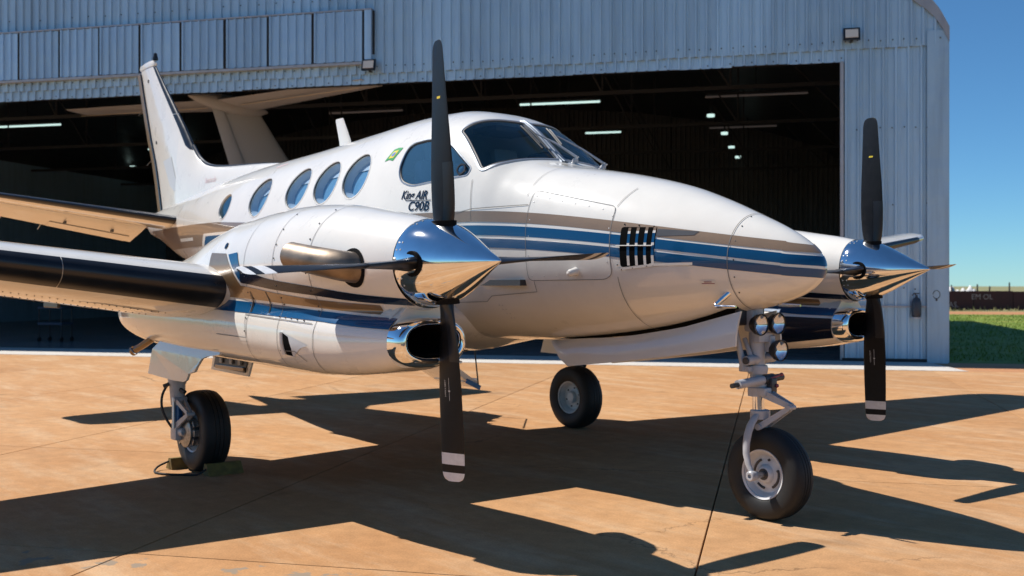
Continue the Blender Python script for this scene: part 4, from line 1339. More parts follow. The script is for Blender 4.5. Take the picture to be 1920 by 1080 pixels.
# air outlet grille on the nose
for sgn in (-1, 1):
    P, f_ = fus_poly(rounded([(-.205, 1.515), (-.215, 1.765), (.025, 1.755), (.03, 1.535)], .02), .0046, sgn, .03)
    MB().add(P, f_).build('grille_slot_shade', 'dark', fuselage)  # dark patch on the skin for the shade in the slots
    P, f_ = fus_poly([(.03, 1.745), (.285, 1.722), (.26, 1.70), (.03, 1.70)], .0048, sgn, .03)
    MB().add(P, f_).build('grille_ramp', 'gear_dark', fuselage)
    for xs_ in (-.150, -.093, -.035, .016):
        mb = MB()
        zz = [1.525, 1.585, 1.646, 1.662, 1.72, 1.735, 1.757]
        mt = [0, 1, 0, 1, 0, 2]
        rr = []
        for z in zz:
            tl = -(z - 1.64) * .04
            xa, xb = xs_ - .0085 + tl, xs_ + .0085 + tl
            q = np.array([(xa, z), (xb, z)])
            P = np.stack([q[:, 0], sgn * fus_y(q[:, 0], q[:, 1]), q[:, 1]], -1); n = grad_n(fusF, P)
            rr.append([P[0] + n[0] * .003, P[0] + n[0] * .0075, P[1] + n[1] * .0065, P[1] + n[1] * .003])
        nrow = len(rr) - 1
        mb.loft(rr, True, True, True, mat=[mt[i] for i in range(nrow) for _ in range(4)] + [0, 2])
        mb.build('grille_slat', ['white', 'blue', 'tan'], fuselage, smooth=False)
    q = polyline([(-.235, 1.648), (.015, 1.642)]); P = np.stack([q[:, 0], sgn * fus_y(q[:, 0], q[:, 1]), q[:, 1]], -1); n = grad_n(fusF, P)
    MB().tube(P + n * .010, .0035, 6).build('grille_rod', 'white', fuselage)
    fr_ = MB()
    for a, b in (((-.222, 1.503), (.03, 1.527)), ((.0, 1.528), (.27, 1.531))):
        q = polyline([a, b]); P = np.stack([q[:, 0], sgn * fus_y(q[:, 0], q[:, 1]), q[:, 1]], -1)
        n = grad_n(fusF, P)
        fr_.loft([[v_ for v_ in (r0[0] + n[i] * 0, r0[1])] for i, r0 in enumerate(ribbon(P, n, .016, .0065))], False)
    fr_.build('grille_border', 'white', fuselage)
    rivets([(-.2, 1.502), (-.12, 1.510), (-.02, 1.520), (-.228, 1.53), (-.2, 1.782), (-.1, 1.772), (.0, 1.762)], .005, .007, sgn=sgn).build('grille_screws', 'rivet_dark', fuselage, kind='stuff')

# small probe knob, pitot tube, placards, flag, lettering
n = grad_n(fusF, np.array([-.555, -.553, 1.49]))
MB().lathe([(0, .028), (.012, .026), (.06, .024), (.078, .018), (.084, 0)], (-.555, -float(fus_y(-.555, 1.492)), 1.492), n, 16).build('air_probe', 'white', fuselage)
for sgn in (-1, 1):
    py = sgn * float(fus_y(.43, 1.36))
    MB().tube([(.43, py * .9, 1.365), (.41, py * 1.05, 1.33), (.385, py * 1.22, 1.285), (.40, py * 1.26, 1.277), (.47, py * 1.27, 1.277), (.545, py * 1.27, 1.277)], [.020, .018, .014, .012, .011, .008], 10).build('pitot_tube', 'chrome', fuselage)
    P, f_ = fus_poly([(.30, 1.405), (.385, 1.405), (.385, 1.432), (.30, 1.432)], .004, sgn, .02); MB().add(P, f_).build('placard', 'white', fuselage)
    P, f_ = fus_poly([(.305, 1.412), (.38, 1.412), (.38, 1.416), (.305, 1.416)], .005, sgn, .02); MB().add(P, f_).build('placard_print', 'red', fuselage)
    P, f_ = fus_poly([(.32, 1.421), (.365, 1.421), (.365, 1.426), (.32, 1.426)], .005, sgn, .02); MB().add(P, f_).build('placard_print', 'red', fuselage)
    P, f_ = fus_poly([(-5.02, 2.545), (-4.82, 2.57), (-4.82, 2.585), (-5.02, 2.56)], .003, sgn, .03); MB().add(P, f_).build('roof_marking', 'faint_red', fuselage)
    fl_ = [(-2.70, 2.385), (-2.64, 2.395), (-2.575, 2.380), (-2.50, 2.48), (-2.57, 2.487), (-2.63, 2.478)]
    P, f_ = fus_poly(fl_, .003, sgn, .03); MB().add(P, f_).build('flag', 'flag_green', fuselage)
    P, f_ = fus_poly([(-2.655, 2.405), (-2.585, 2.405), (-2.545, 2.465), (-2.615, 2.462)], .0045, sgn, .02); MB().add(P, f_).build('flag_lozenge', 'flag_yellow', fuselage)
    P, f_ = fus_poly([(-2.60 + .022 * math.cos(a) + .01 * math.sin(a), 2.434 + .017 * math.sin(a)) for a in np.linspace(0, 6.28, 15)[:-1]], .006, sgn, .01); MB().add(P, f_).build('flag_disc', 'flag_blue', fuselage)


def fus_text(body, size, x0, z0, mat, shear=.25, slope=0., sgn=-1, off=.0035, sx=1.0):
    v, f_ = text_tris(body, size, shear, bold=.0019)
    q = np.array([(p[0] * sx, p[1]) for p in v])
    X = x0 + q[:, 0] * (1 if sgn < 0 else -1); Z = z0 + q[:, 1] + slope * q[:, 0]
    P = np.stack([X, sgn * fus_y(X, Z), Z], -1)
    MB().add(P + grad_n(fusF, P) * off, f_).build('lettering', mat, fuselage, smooth=False)


for sgn in (-1, 1):
    xs = -2.315 if sgn < 0 else -1.94
    fus_text('King AIR', .092, xs, 2.058, 'navy', .35, -.06, sgn)
    P, f_ = fus_poly([(-2.25, 2.040), (-1.93, 2.025), (-1.93, 2.031), (-2.25, 2.046)], .0035, sgn, .03); MB().add(P, f_).build('lettering_underline', 'navy', fuselage)
    fus_text('C90B', .100, xs + .10 * (1 if sgn < 0 else -1), 1.965, 'navy', .25, -.05, sgn, sx=1.15)

seams.build('panel_seams', 'seam', fuselage, kind='stuff')

# wipers
def skin_pt(x, y, off):
    P = np.array([x, y, float(fus_z(x, y))]); return P + grad_n(fusF, P) * off


for (px_, py_), (ex, ey), (bx0, by0), (bx1, by1) in (((-1.28, .103), (-1.514, -.095), (-1.611, -.142), (-1.379, -.128)), ((-1.30, .40), (-1.513, .116), (-1.616, .116), (-1.397, .093))):
    P = skin_pt(px_, py_, 0); n = grad_n(fusF, P)
    MB().lathe([(-.005, .024), (.03, .020), (.035, .014), (.055, .014)], P, n, 12).build('wiper_pivot', 'gear', fuselage)
    a = P + n * .045; b = skin_pt(ex, ey, .034); m = (a + b) / 2 + n * .012
    MB().tube([a, m, b], [.011, .008, .006], 8).build('wiper_arm', 'gear', fuselage)
    q = [skin_pt(bx0 + (bx1 - bx0) * t, by0 + (by1 - by0) * t, .016) for t in np.linspace(0, 1, 8)]
    MB().tube(q, .009, 6).build('wiper_blade', 'black_rubber', fuselage)
    q = [skin_pt(bx0 + (bx1 - bx0) * t, by0 + (by1 - by0) * t, .030) for t in np.linspace(.15, .85, 6)]
    MB().tube(q, .006, 6).build('wiper_bridge', 'gear_dark', fuselage)
# vent ring in the cockpit side window
for sgn in (-1, 1):
    P = np.array([-1.645, sgn * float(fus_y(-1.645, 2.235)), 2.235]); n = grad_n(fusF, P)
    MB().lathe([(-.004, .030), (.006, .030), (.006, .042), (-.004, .046)], P, n, 24).build('vent_ring', 'black', fuselage)
    MB().lathe([(0, .03), (.003, .02), (.004, 0)], P, n, 20).build('vent_disc', 'window_glass', fuselage, orient=n)
# blade antenna on the roof, belly antenna
MB().loft([[(x0 - x * c, y * c, z) for x, y in foil(8, .10)] for z, x0, c in ((2.70, -4.27, .23), (2.78, -4.29, .215), (2.99, -4.42, .155), (3.01, -4.435, .135))], True, True, True).build('roof_antenna', 'white', fuselage)
MB().loft([[(x0 - x * c, y * c, z) for x, y in foil(8, .12)] for z, x0, c in ((1.02, -2.35, .2), (.86, -2.45, .12))], True, True, True).build('belly_antenna', 'black', fuselage)
# airstair door lowered on the port side
stair = []
for t in np.linspace(0, 1, 9):
    y = .74 + 1.02 * t; z = 1.22 - .92 * t - .10 * math.sin(math.pi * t)
    stair.append([(-5.30, y, z), (-4.62, y, z), (-4.62, y + .03, z + .05), (-5.30, y + .03, z + .05)])
sd_ = MB().loft(stair, True, True, True).build('airstair', 'white', plane, angle=30)
for t in (.25, .5, .75, .97):
    y = .74 + 1.02 * t; z = 1.22 - .92 * t + .03
    MB().box((-4.96, y, z + .02), (.56, .20, .03), bev=.006).build('step', 'metal', sd_, smooth=False)
MB().tube([(-4.60, 1.76, .34), (-4.60, 1.70, .80), (-4.60, .9, 1.62)], .008, 6).build('handrail_cable', 'black', sd_)
MB().tube([(-5.31, 1.74, .34), (-5.31, 1.70, .80), (-5.31, .9, 1.62)], .008, 6).build('handrail_cable', 'black', sd_)
MB().box((-4.61, 1.70, .34), (.02, .2, .05), Matrix.Rotation(math.radians(-25), 3, 'X')).build('stair_end', 'hydraulic', sd_, smooth=False)


# ================================================================== wings
def wing_secs(sy, rows, n=26, inc=4.6, camber=.018):
    out = []
    for (y, xl, c, zl, t) in rows:
        ci, si = math.cos(math.radians(inc)), math.sin(math.radians(inc))
        out.append([(xl - (x * ci) * c, sy * y, zl + zz * c - x * si * c) for x, zz in foil(n, t, camber)])
    return out


WROWS = [(.0, -1.72, 2.45, 1.11, .18), (.7, -1.76, 2.40, 1.19, .18), (1.6, -1.86, 2.25, 1.295, .175), (2.35, -1.945, 2.12, 1.385, .17), (2.8, -2.00, 2.03, 1.44, .168), (4.2, -2.19, 1.74, 1.612, .16), (5.8, -2.41, 1.42, 1.81, .15), (7.2, -2.60, 1.13, 1.98, .13)]
TIP = [(7.2, -2.60, 1.13, 1.98, .13), (7.38, -2.64, 1.06, 2.005, .13), (7.54, -2.74, .90, 2.035, .12), (7.63, -2.88, .66, 2.055, .10), (7.66, -3.0, .44, 2.062, .06)]
for sy in (-1, 1):
    wing = MB().loft(wing_secs(sy, WROWS), True, True, True).build('wing', 'white', plane, angle=50)
    MB().loft(wing_secs(sy, TIP), True, True, True).build('wing_tip', 'white', wing, angle=50)
    # de-icing boot in three lengths
    brow = [(y, xl, c, zl, t) for (y, xl, c, zl, t) in WROWS]
    def at_y(y):
        return (y, *[float(np.interp(y, [r[0] for r in WROWS], [r[k] for r in WROWS])) for k in range(1, 5)])
    for ya, yb in ((2.315, 3.28), (3.285, 5.2), (5.205, 7.2)):
        rr = []
        for y in np.linspace(ya, yb, 8):
            yy, xl, c, zl, t = at_y(y)
            f_ = foil(60, t, .018)
            ends = .055 if ya > 2.41 or y > 2.55 else .055
            ci, si = math.cos(math.radians(4.6)), math.sin(math.radians(4.6))
            half = len(f_) // 2
            sel = [i for i in range(len(f_)) if (f_[i][0] <= (.030 if i <= 60 else .075))]
            pts = []
            for i in sel:
                x, zz = f_[i]
                cx, cz = .12, 0
                d = np.array([x - cx, zz - cz]); d /= np.linalg.norm(d)
                x, zz = x + d[0] * .003, zz + d[1] * .003
                pts.append((xl - x * ci * c, sy * yy, zl + zz * c - x * si * c))
            rr.append(pts)
        MB().loft(rr, False).build('deice_boot', 'boot', wing, angle=50)
    for y in (2.9, 3.7, 4.6):
        yy, xl, c, zl, t = at_y(y)
        MB().box((xl - .80 * c, sy * y, zl - .026 * c - .8 * c * .08 - .012), (.34, .025, .04), bev=.008).build('flap_track', 'gear_dark', wing, smooth=False)
    gp = MB()
    for x_ in (.62,):
        rr = []
        for y in np.linspace(2.5, 7.0, 12):
            yy, xl, c, zl, t = at_y(y); f_ = [q for q in foil(60, t, .018)]
            i = min(range(60, len(f_)), key=lambda k: abs(f_[k][0] - x_)); x, zz = f_[i]
            P = (xl - x * c, sy * yy, zl + zz * c - x * c * .0802 - .0015)
            rr.append([P, (P[0] - .014, P[1], P[2] + .0005)])
        gp.loft(rr, False)
    gp.build('flap_gap', 'seam', wing)
    rv_ = MB()
    for x_ in (.26, .42):
        for y in np.arange(2.5, 6.5, .045):
            yy, xl, c, zl, t = at_y(y); f_ = foil(60, t, .018)
            i = min(range(60, len(f_)), key=lambda k: abs(f_[k][0] - x_)); x, zz = f_[i]
            rv_.box((xl - x * c, sy * yy, zl + zz * c - x * c * .0802 - .001), (.007, .007, .004))
    rv_.build('wing_rivets', 'rivet_dark', wing, smooth=False, kind='stuff')

# horizontal stabiliser with the elevator drooped
DROOP = math.radians(21)
for sy in (-1, 1):
    srow = [(.0, -7.55, 1.50, 2.13, .10), (.30, -7.60, 1.46, 2.165, .10), (1.4, -7.86, 1.14, 2.30, .095), (2.45, -8.10, .84, 2.43, .09), (2.58, -8.16, .74, 2.445, .08), (2.63, -8.28, .5, 2.452, .05)]
    HX = .57
    secs = []; esec = []
    for (y, xl, c, zl, t) in srow:
        f_ = foil(30, t, 0)
        up = [p for p in f_[:31] if p[0] <= HX]; lo = [p for p in f_[31:] if p[0] <= HX]
        n_up = len(up)
        secs.append([(xl - x * c, sy * y, zl + zz * c) for x, zz in up + lo])
        hz = max(p[1] for p in f_ if abs(p[0] - HX) < .05)
        prof = [(HX + .012, hz * .75), (HX + .03, hz * .96), (HX + .15, hz * .78), (HX + .28, hz * .45), (1, .004), (1, -.004), (HX + .28, -hz * .45), (HX + .15, -hz * .78), (HX + .03, -hz * .96), (HX + .012, -hz * .75)]
        ring = []
        for x, zz in prof:
            dx_, dz_ = (x - HX) * c, zz * c
            ring.append((xl - HX * c - (dx_ * math.cos(DROOP) + dz_ * math.sin(DROOP)), sy * y, zl + dz_ * math.cos(DROOP) - dx_ * math.sin(DROOP)))
        esec.append(ring)
    stab = MB().loft(secs, True, True, True).build('stabiliser', 'white', plane, angle=50)
    y0_ = .42
    def lerp_sec(S, y):
        ys_ = [r[0] for r in srow]
        i = max(0, min(len(ys_) - 2, int(np.searchsorted(ys_, y)) - 1)); t = (y - ys_[i]) / (ys_[i + 1] - ys_[i])
        return [tuple(np.array(a) * (1 - t) + np.array(b) * t) for a, b in zip(S[i], S[i + 1])]
    el = MB().loft([lerp_sec(esec, y0_), lerp_sec(esec, .8)] + esec[2:], True, True, True).build('elevator', 'white', stab, angle=40)
    rr = []
    for (y, xl, c, zl, t) in srow[1:5]:
        f_ = foil(60, t, 0); sel = [i for i in range(len(f_)) if f_[i][0] <= .07]
        rr.append([(xl - f_[i][0] * c + .004, sy * y, zl + f_[i][1] * c * 1.03) for i in sel])
    MB().loft(rr, False).build('deice_boot', 'boot', stab, angle=50)
    MB().tube([(-6.72, sy * .50, 2.13), (-7.0, sy * .46, 2.135), (-7.5, sy * .34, 2.155), (-7.62, sy * .33, 2.165)], [.003, .012, .03, .045], 10).build('root_fillet', 'boot', stab)
    g2 = MB()
    rr = []
    for y in np.linspace(.42, 2.5, 12):
        q = lerp_sec(secs, y); P = q[-1]
        rr.append([(P[0] + .03, P[1], P[2] - .004), (P[0] + .002, P[1], P[2] - .005), (P[0] + .002, P[1], P[2] - .001)])
    g2.loft(rr, False).build('hinge_strip', 'metal', stab)
    # trim tab seam and horns
    ta = lerp_sec(esec, .50); tb_ = lerp_sec(esec, 1.45)
    def tab_pt(S, k):
        a, b = np.array(S[5]), np.array(S[6]); return a + (b - a) * k + np.array((0, 0, -.004))
    MB().add([tab_pt(ta, 0), tab_pt(ta, .9), tab_pt(tb_, .9), tab_pt(tb_, 0)], [(0, 1, 2, 3)]).build('trim_tab', 'white', el, smooth=False)
    MB().tube([tab_pt(ta, .95), tab_pt(tb_, .95)], .005, 5).build('trim_tab_seam', 'seam', el)
    for y in (.75, 1.3):
        q = lerp_sec(esec, y); P = np.array(q[7])
        MB().box(P + np.array((-.06, 0, -.035)), (.10, .014, .035), bev=.004).build('hinge_bracket', 'gear_dark', el, smooth=False)
    for y in (1.5, 1.95, 2.4):
        q = lerp_sec(esec, y); P = np.array(q[4])
        MB().tube([P, P + np.array((-.14, 0, -.06))], .004, 5).build('static_wick', 'metal', el)

# fin, rudder, dorsal fin
FR = [(2.35, -7.40, 1.62), (2.75, -7.70, 1.44), (3.0, -7.90, 1.33), (3.35, -8.24, 1.16), (3.98, -8.93, .72), (4.24, -9.20, .545), (4.29, -9.25, .49)]
MB_f = MB().loft([[(xl - x * c, y * c, z) for x, y in foil(22, .105)] for z, xl, c in FR], True, True, True)
fin = MB_f.build('fin', 'white', plane, angle=50)
rr = []
for z, xl, c in FR[:-1]:
    c0 = c * .99
    rr.append([(xl - c0, .018, z), (xl - c0, -.018, z), (xl - c0 - .14, -.005, z), (xl - c0 - .14, .005, z)])
MB().loft(rr, True, True, True).build('rudder', 'gold', fin, smooth=False)
rr = []
for z, xl, c in FR[:-1]:
    rr.append([(xl - c * .975, s_ * (.022), z) for s_ in (1, -1)] + [(xl - c * .995, s_ * .021, z) for s_ in (-1, 1)])
MB().loft(rr, True, True, True).build('rudder_gap', 'navy', fin, smooth=False)
for zs in ((2.88, 3.55), (3.56, 4.27)):
    rr = []
    for z in np.linspace(zs[0], zs[1], 8):
        xl = float(np.interp(z, [q[0] for q in FR], [q[1] for q in FR])); c = float(np.interp(z, [q[0] for q in FR], [q[2] for q in FR]))
        f_ = foil(60, .105); sel = [i for i in range(len(f_)) if f_[i][0] <= .105]
        rr.append([(xl - f_[i][0] * c + .005, f_[i][1] * c * 1.04, z) for i in sel])
    MB().loft(rr, False).build('deice_boot', 'boot', fin, angle=50)
dx = [-8.3, -8.1, -7.95, -7.8, -7.6, -7.35, -6.9, -6.3, -5.8, -5.45]
dz = [3.38, 3.20, 3.06, 2.94, 2.85, 2.80, 2.765, 2.735, 2.70, 2.665]
rr = []
for x in np.linspace(-8.3, -5.45, 40):
    zt_ = float(pchip(dx, dz, x)); zb_ = float(fus_z(np.array(x), np.array(.12))) - .10
    hw = .10 * min(1, (-5.40 - x) / .8) + .012
    rr.append([(x, hw * math.cos(a)**1.2 * (1 if True else 0) if math.cos(a) >= 0 else -hw * abs(math.cos(a))**1.2, zb_ + (zt_ - zb_) * math.sin(a)**.75) for a in np.linspace(0, math.pi, 17)])
dors = MB().loft(rr, False).build('dorsal_fin', 'white', fin, angle=60)
MB().tube([(x, 0, float(pchip(dx, dz, x)) - .002) for x in np.linspace(-8.0, -5.6, 40)], [.024 - .02 * max(0, (x + 7.9) / 2.3) for x in np.linspace(-8.0, -5.6, 40)], 8).build('dorsal_edge', 'boot', fin)
# top fairing, beacon, grey patch, hinge dots, wicks, faded script
MB().loft([[(xl - x * c, y * c, z) for x, y in foil(14, .12)] for z, xl, c in ((4.285, -9.22, .55), (4.31, -9.21, .60), (4.35, -9.24, .55), (4.36, -9.3, .4))], True, True, True).build('fin_cap', 'white', fin, angle=50)
MB().lathe([(0, .035), (.03, .035), (.05, .028), (.085, .022), (.10, 0)], (-9.25, 0, 4.355), (0, 0, 1), 14).build('beacon', 'black', fin)
def fin_y(x, z):
    xl = np.interp(z, [q[0] for q in FR], [q[1] for q in FR]); c = np.interp(z, [q[0] for q in FR], [q[2] for q in FR]); t = (xl - x) / c
    return c * 5 * .105 * (.2969 * math.sqrt(max(t, 0)) - .126 * t - .3516 * t * t + .2843 * t**3 - .1036 * t**4)
for sy in (-1, 1):
    q = [(-8.87, 2.99), (-8.55, 3.02), (-8.33, 2.62), (-8.45, 2.58), (-8.62, 2.66)]
    MB().add([(x, sy * (fin_y(x, z) + .003), z) for x, z in q], [tuple(range(5))]).build('fin_patch', 'grey_paint', fin, smooth=False)
    for x, z in ((-9.42, 4.10), (-9.14, 3.26)):
        MB().lathe([(-.01, .022), (.006, .022), (.008, 0)], (x, sy * fin_y(x, z), z), (0, sy, 0), 10).build('hinge_cover', 'rivet_dark', fin)
    v, f_ = text_tris('Beechcraft', .085, .3)
    MB().add([(-7.42 + p[0] * .8 * (1 if sy < 0 else -1) + (0 if sy < 0 else .4), sy * (.105), 2.60 + p[1]) for p in v], f_).build('lettering', 'faint_red', fin, smooth=False)
for z in (3.05, 3.75):
    xl = float(np.interp(z, [q[0] for q in FR], [q[1] - q[2] for q in FR]))
    MB().tube([(xl - .14, 0, z), (xl - .29, 0, z - .05)], .005, 5).build('static_wick', 'rivet_dark', fin)
MB().lathe([(0, .075), (.15, .06), (.3, .03), (.34, 0)], (-9.28, 0, 2.20), (-1, 0, 0), 14).build('tail_cone', 'tan', plane)


# ================================================================== nacelles
AX = [-4.62, -4.45, -3.95, -3.3, -2.8, -2.45, -2.04, -1.6, -1.32, -1.0, -.76, -.48, -.3, -.14]
AR = [.03, .08, .20, .27, .30, .325, .335, .36, .37, .36, .337, .296, .268, .236]
AZ = [1.23, 1.22, 1.25, 1.31, 1.385, 1.455, 1.512, 1.520, 1.520, 1.519, 1.518, 1.516, 1.515, 1.515]
BX = [-4.62, -4.45, -4.12, -3.5, -2.6, -2.0, -1.06, -.7, -.4, -.2]
BW = [.02, .14, .255, .325, .345, .345, .335, .303, .264, .228]
B0 = [1.22, 1.12, 1.02, .955, .912, .90, .885, .897, .928, .966]
B1 = [1.25, 1.32, 1.35, 1.37, 1.37, 1.36, 1.31, 1.27, 1.25, 1.234]
PY = 1.985
fAR, fAZ, fBW, fB0, fB1 = table(AX, AR), table(AX, AZ), table(BX, BW), table(BX, B0), table(BX, B1)


def nacF(P):
    """signed distance-like field of one nacelle, y measured from its own centre line"""
    X, y, z = P[..., 0], P[..., 1], P[..., 2]
    ra, za = fAR(X), fAZ(X)
    a = np.hypot(y, z - za) - ra
    bw_, b0, b1 = fBW(X), fB0(X), fB1(X)
    hh = (b1 - b0) / 2; cr = np.minimum(hh, bw_) * .92
    qx = np.abs(y) - bw_ + cr; qz = np.abs(z - (b0 + b1) / 2) - hh + cr
    b = np.hypot(np.maximum(qx, 0), np.maximum(qz, 0)) + np.minimum(np.maximum(qx, qz), 0) - cr
    b = np.where(X > -.2, 1.0, b)
    k = .07
    h = np.clip(.5 + .5 * (b - a) / k, 0, 1)
    return b * (1 - h) + a * h - k * h * (1 - h)


def nac_lift(X, z, sgn):
    """half breadth of the nacelle at (X,z)"""
    X = np.asarray(X, float); z = np.asarray(z, float)
    ys = np.linspace(.5, 0, 60); lo = np.zeros_like(X); hi = np.full_like(X, .5)
    V = nacF(np.stack(np.broadcast_arrays(X[None], ys.reshape((-1,) + (1,) * X.ndim), z[None]), -1))
    first = np.argmax(V < 0, axis=0)
    lo = ys[first]; hi = ys[np.maximum(first - 1, 0)]
    for _ in range(18):
        m = (lo + hi) / 2; ins = nacF(np.stack([X, m, z], -1)) < 0
        lo = np.where(ins, m, lo); hi = np.where(ins, hi, m)
    return lo


NX = np.concatenate([np.linspace(-4.61, -2.2, 42), np.linspace(-2.14, -.2001, 56)])
NXf = np.array([-.1999, -.18, -.16, -.14])
NB = 96


def nac_rings(xs, zc_f):
    out = []
    for x in xs:
        zc_ = zc_f(x); T = np.linspace(0, 2 * np.pi, NB, endpoint=False)
        c, s = np.cos(T), np.sin(T); rs = np.linspace(.75, 0.0, 160)
        V = nacF(np.stack(np.broadcast_arrays(np.float64(x), rs[:, None] * c, zc_ + rs[:, None] * s), -1))
        first = np.argmax(V < 0, axis=0); lo = rs[first]; hi = rs[np.maximum(first - 1, 0)]
        for _ in range(20):
            m = (lo + hi) / 2; ins = nacF(np.stack([np.full(NB, x), m * c, zc_ + m * s], -1)) < 0
            lo = np.where(ins, m, lo); hi = np.where(ins, hi, m)
        out.append(np.stack([np.full(NB, x), lo * c, zc_ + lo * s], -1))
    return out


zc_f = lambda x: float(np.interp(x, [-4.62, -4.3, -3.5, -2.5, -1, -.2], [1.235, 1.22, 1.22, 1.25, 1.28, 1.38]))
R_aft = nac_rings(NX, zc_f)
R_fwd = nac_rings(NXf, lambda x: 1.40)


def nac_poly(poly, off, sgn, step=.035):
    poly = np.asarray(poly, float); dense = []
    for i in range(len(poly)):
        a, b = poly[i], poly[(i + 1) % len(poly)]; n = max(1, int(np.linalg.norm(b - a) / step))
        dense += [a + (b - a) * k / n for k in range(n)]
    dense = np.array(dense)
    gx, gz = np.meshgrid(np.arange(poly[:, 0].min(), poly[:, 0].max(), step), np.arange(poly[:, 1].min(), poly[:, 1].max(), step))
    G = np.stack([gx.ravel(), gz.ravel()], -1); G = G[pip(G, dense)]
    if len(G):
        dd = np.min(np.linalg.norm(G[:, None] - dense[None], axis=-1), axis=1); G = G[dd > step * .4]
    pts = np.vstack([dense, G]) if len(G) else dense
    nb = len(dense)
    vo, eo, fo, *_ = delaunay_2d_cdt([Vector(p) for p in pts], [(i, (i + 1) % nb) for i in range(nb)], [], 0, 1e-7)
    vo = np.array([(p[0], p[1]) for p in vo]); cen = np.array([vo[list(f)].mean(0) for f in fo]); keep = pip(cen, dense)
    P = np.stack([vo[:, 0], sgn * nac_lift(vo[:, 0], vo[:, 1], sgn), vo[:, 1]], -1)
    return P + grad_n(nacF, P) * off, [tuple(f) for f, k in zip(fo, keep) if k]


def nac_strip(xs, lo, hi, nz, off, sgn):
    h = np.array([hi(x) for x in xs]); l = np.array([lo(x) for x in xs])
    z = h[:, None] + (l - h)[:, None] * np.linspace(0, 1, nz + 1)[None]
    X = np.repeat(np.asarray(xs, float)[:, None], nz + 1, 1)
    P = np.stack([X, sgn * nac_lift(X, z, sgn), z], -1)
    return list(P + grad_n(nacF, P) * off)


nxk = [-2.6, -1.70, -1.25, -.87, -.45, -.14]
NC = {k: (lambda x, q=table(nxk, v): float(q(x))) for k, v in dict(
    nt=[1.56, 1.505, 1.436, 1.3985, 1.353, 1.332],
    nb=[1.46, 1.418, 1.377, 1.348, 1.311, 1.296],
    gt=[1.44, 1.400, 1.357, 1.324, 1.300, 1.288],
    gb=[1.345, 1.320, 1.2985, 1.276, 1.246, 1.236],
    bt=[1.325, 1.300, 1.283, 1.258, 1.233, 1.222],
    bb=[1.255, 1.232, 1.217, 1.2025, 1.176, 1.168]).items()}


def shift(P, dy):
    P = np.array(P, float); P[..., 1] += dy; return P


def nac_screws(pts, sgn, dy, r=.0055, h=.003):
    mb = MB()
    X = np.array([p[0] for p in pts]); Z = np.array([p[1] for p in pts])
    P = np.stack([X, sgn * nac_lift(X, Z, sgn), Z], -1); n = grad_n(nacF, P); P = shift(P, dy)
    for i in range(len(P)):
        mb.lathe([(0, r), (h, r * .8), (h + .0004, 0)], P[i] + n[i] * .003, n[i], 7)
    return mb


def nac_ring_seam(mb, x, t0, t1, dy, w=.004, off=.0035):
    T = np.radians(np.linspace(t0, t1, 50)); zc_ = zc_f(x)
    c, s = np.cos(T), np.sin(T); rs = np.linspace(.75, 0, 160); n_ = len(T)
    V = nacF(np.stack(np.broadcast_arrays(np.float64(x), rs[:, None] * c, zc_ + rs[:, None] * s), -1)); first = np.argmax(V < 0, axis=0)
    lo = rs[first]; hi = rs[np.maximum(first - 1, 0)]
    for _ in range(18):
        m = (lo + hi) / 2; ins = nacF(np.stack([np.full(n_, x), m * c, zc_ + m * s], -1)) < 0
        lo = np.where(ins, m, lo); hi = np.where(ins, hi, m)
    P = np.stack([np.full(n_, x), lo * c, zc_ + lo * s], -1); n = grad_n(nacF, P)
    mb.loft(ribbon(shift(P, dy), n, w, off), False)
    return P


def nac_seam(mb, pts, sgn, dy, w=.005, off=.0045):
    q = polyline(pts); P = np.stack([q[:, 0], sgn * nac_lift(q[:, 0], q[:, 1], sgn), q[:, 1]], -1)
    mb.loft(ribbon(shift(P, dy), grad_n(nacF, P), w, off), False)


def oval(x, hw, z0, z1, dy, n=48, p=2.5):
    T = np.linspace(0, 2 * np.pi, n, endpoint=False); c, s = np.cos(T), np.sin(T)
    return [(x, dy + hw * np.sign(a) * abs(a)**(2 / p), (z0 + z1) / 2 + (z1 - z0) / 2 * np.sign(b) * abs(b)**(2 / p)) for a, b in zip(c, s)]


# --- one propeller blade (radius along +Z, chord along X), shared by all blades
def blade_mesh():
    rr_ = [.170, .20, .24, .30, .38, .46, .56, .66, .76, .86, .94, .994, 1.025, 1.055, 1.076, 1.097, 1.118, 1.132, 1.143]
    ch = pchip([.17, .20, .26, .36, .5, .62, .8, 1.0, 1.09, 1.122, 1.136, 1.143], [.095, .115, .145, .168, .180, .180, .170, .157, .150, .132, .105, .066], rr_)
    th = pchip([.17, .22, .3, .5, .8, 1.14], [.085, .06, .036, .024, .016, .008], rr_)
    be = np.radians(pchip([.17, .3, .5, .8, 1.143], [-20, -11, -2, 8, 16], rr_))
    rings = []
    for r, c, t, b in zip(rr_, ch, th, be):
        ring = []
        n = 12
        for k in range(2 * n):
            a = math.pi * k / n
            x = math.cos(a) * c / 2; y = math.sin(a) * t / 2 * (1.25 - .35 * math.cos(a)) / 1.2
            # +t face is local +T ; for the blade pointing up the tangential direction is -Y
            xx = x * math.cos(b) + y * math.sin(b) * -1; tt = x * math.sin(b) + y * math.cos(b)
            ring.append((xx, -tt, r))
        rings.append(ring)
    mats = []
    for i in range(len(rings) - 1):
        for k in range(2 * n):
            white = (k >= n) and ((.99 <= rr_[i] < 1.05) or rr_[i] >= 1.096)
            mats.append(1 if white else 0)
    mb = MB().loft(rings, True, True, True, mat=mats + [0, 0])
    return mb, rr_, be, ch, th


BLADE, BR, BB, BC, BT = blade_mesh()
_tmp = BLADE.build('blade', ['blade', 'blade_white'])
BLADE_ME = _tmp.data
bpy.data.objects.remove(_tmp)


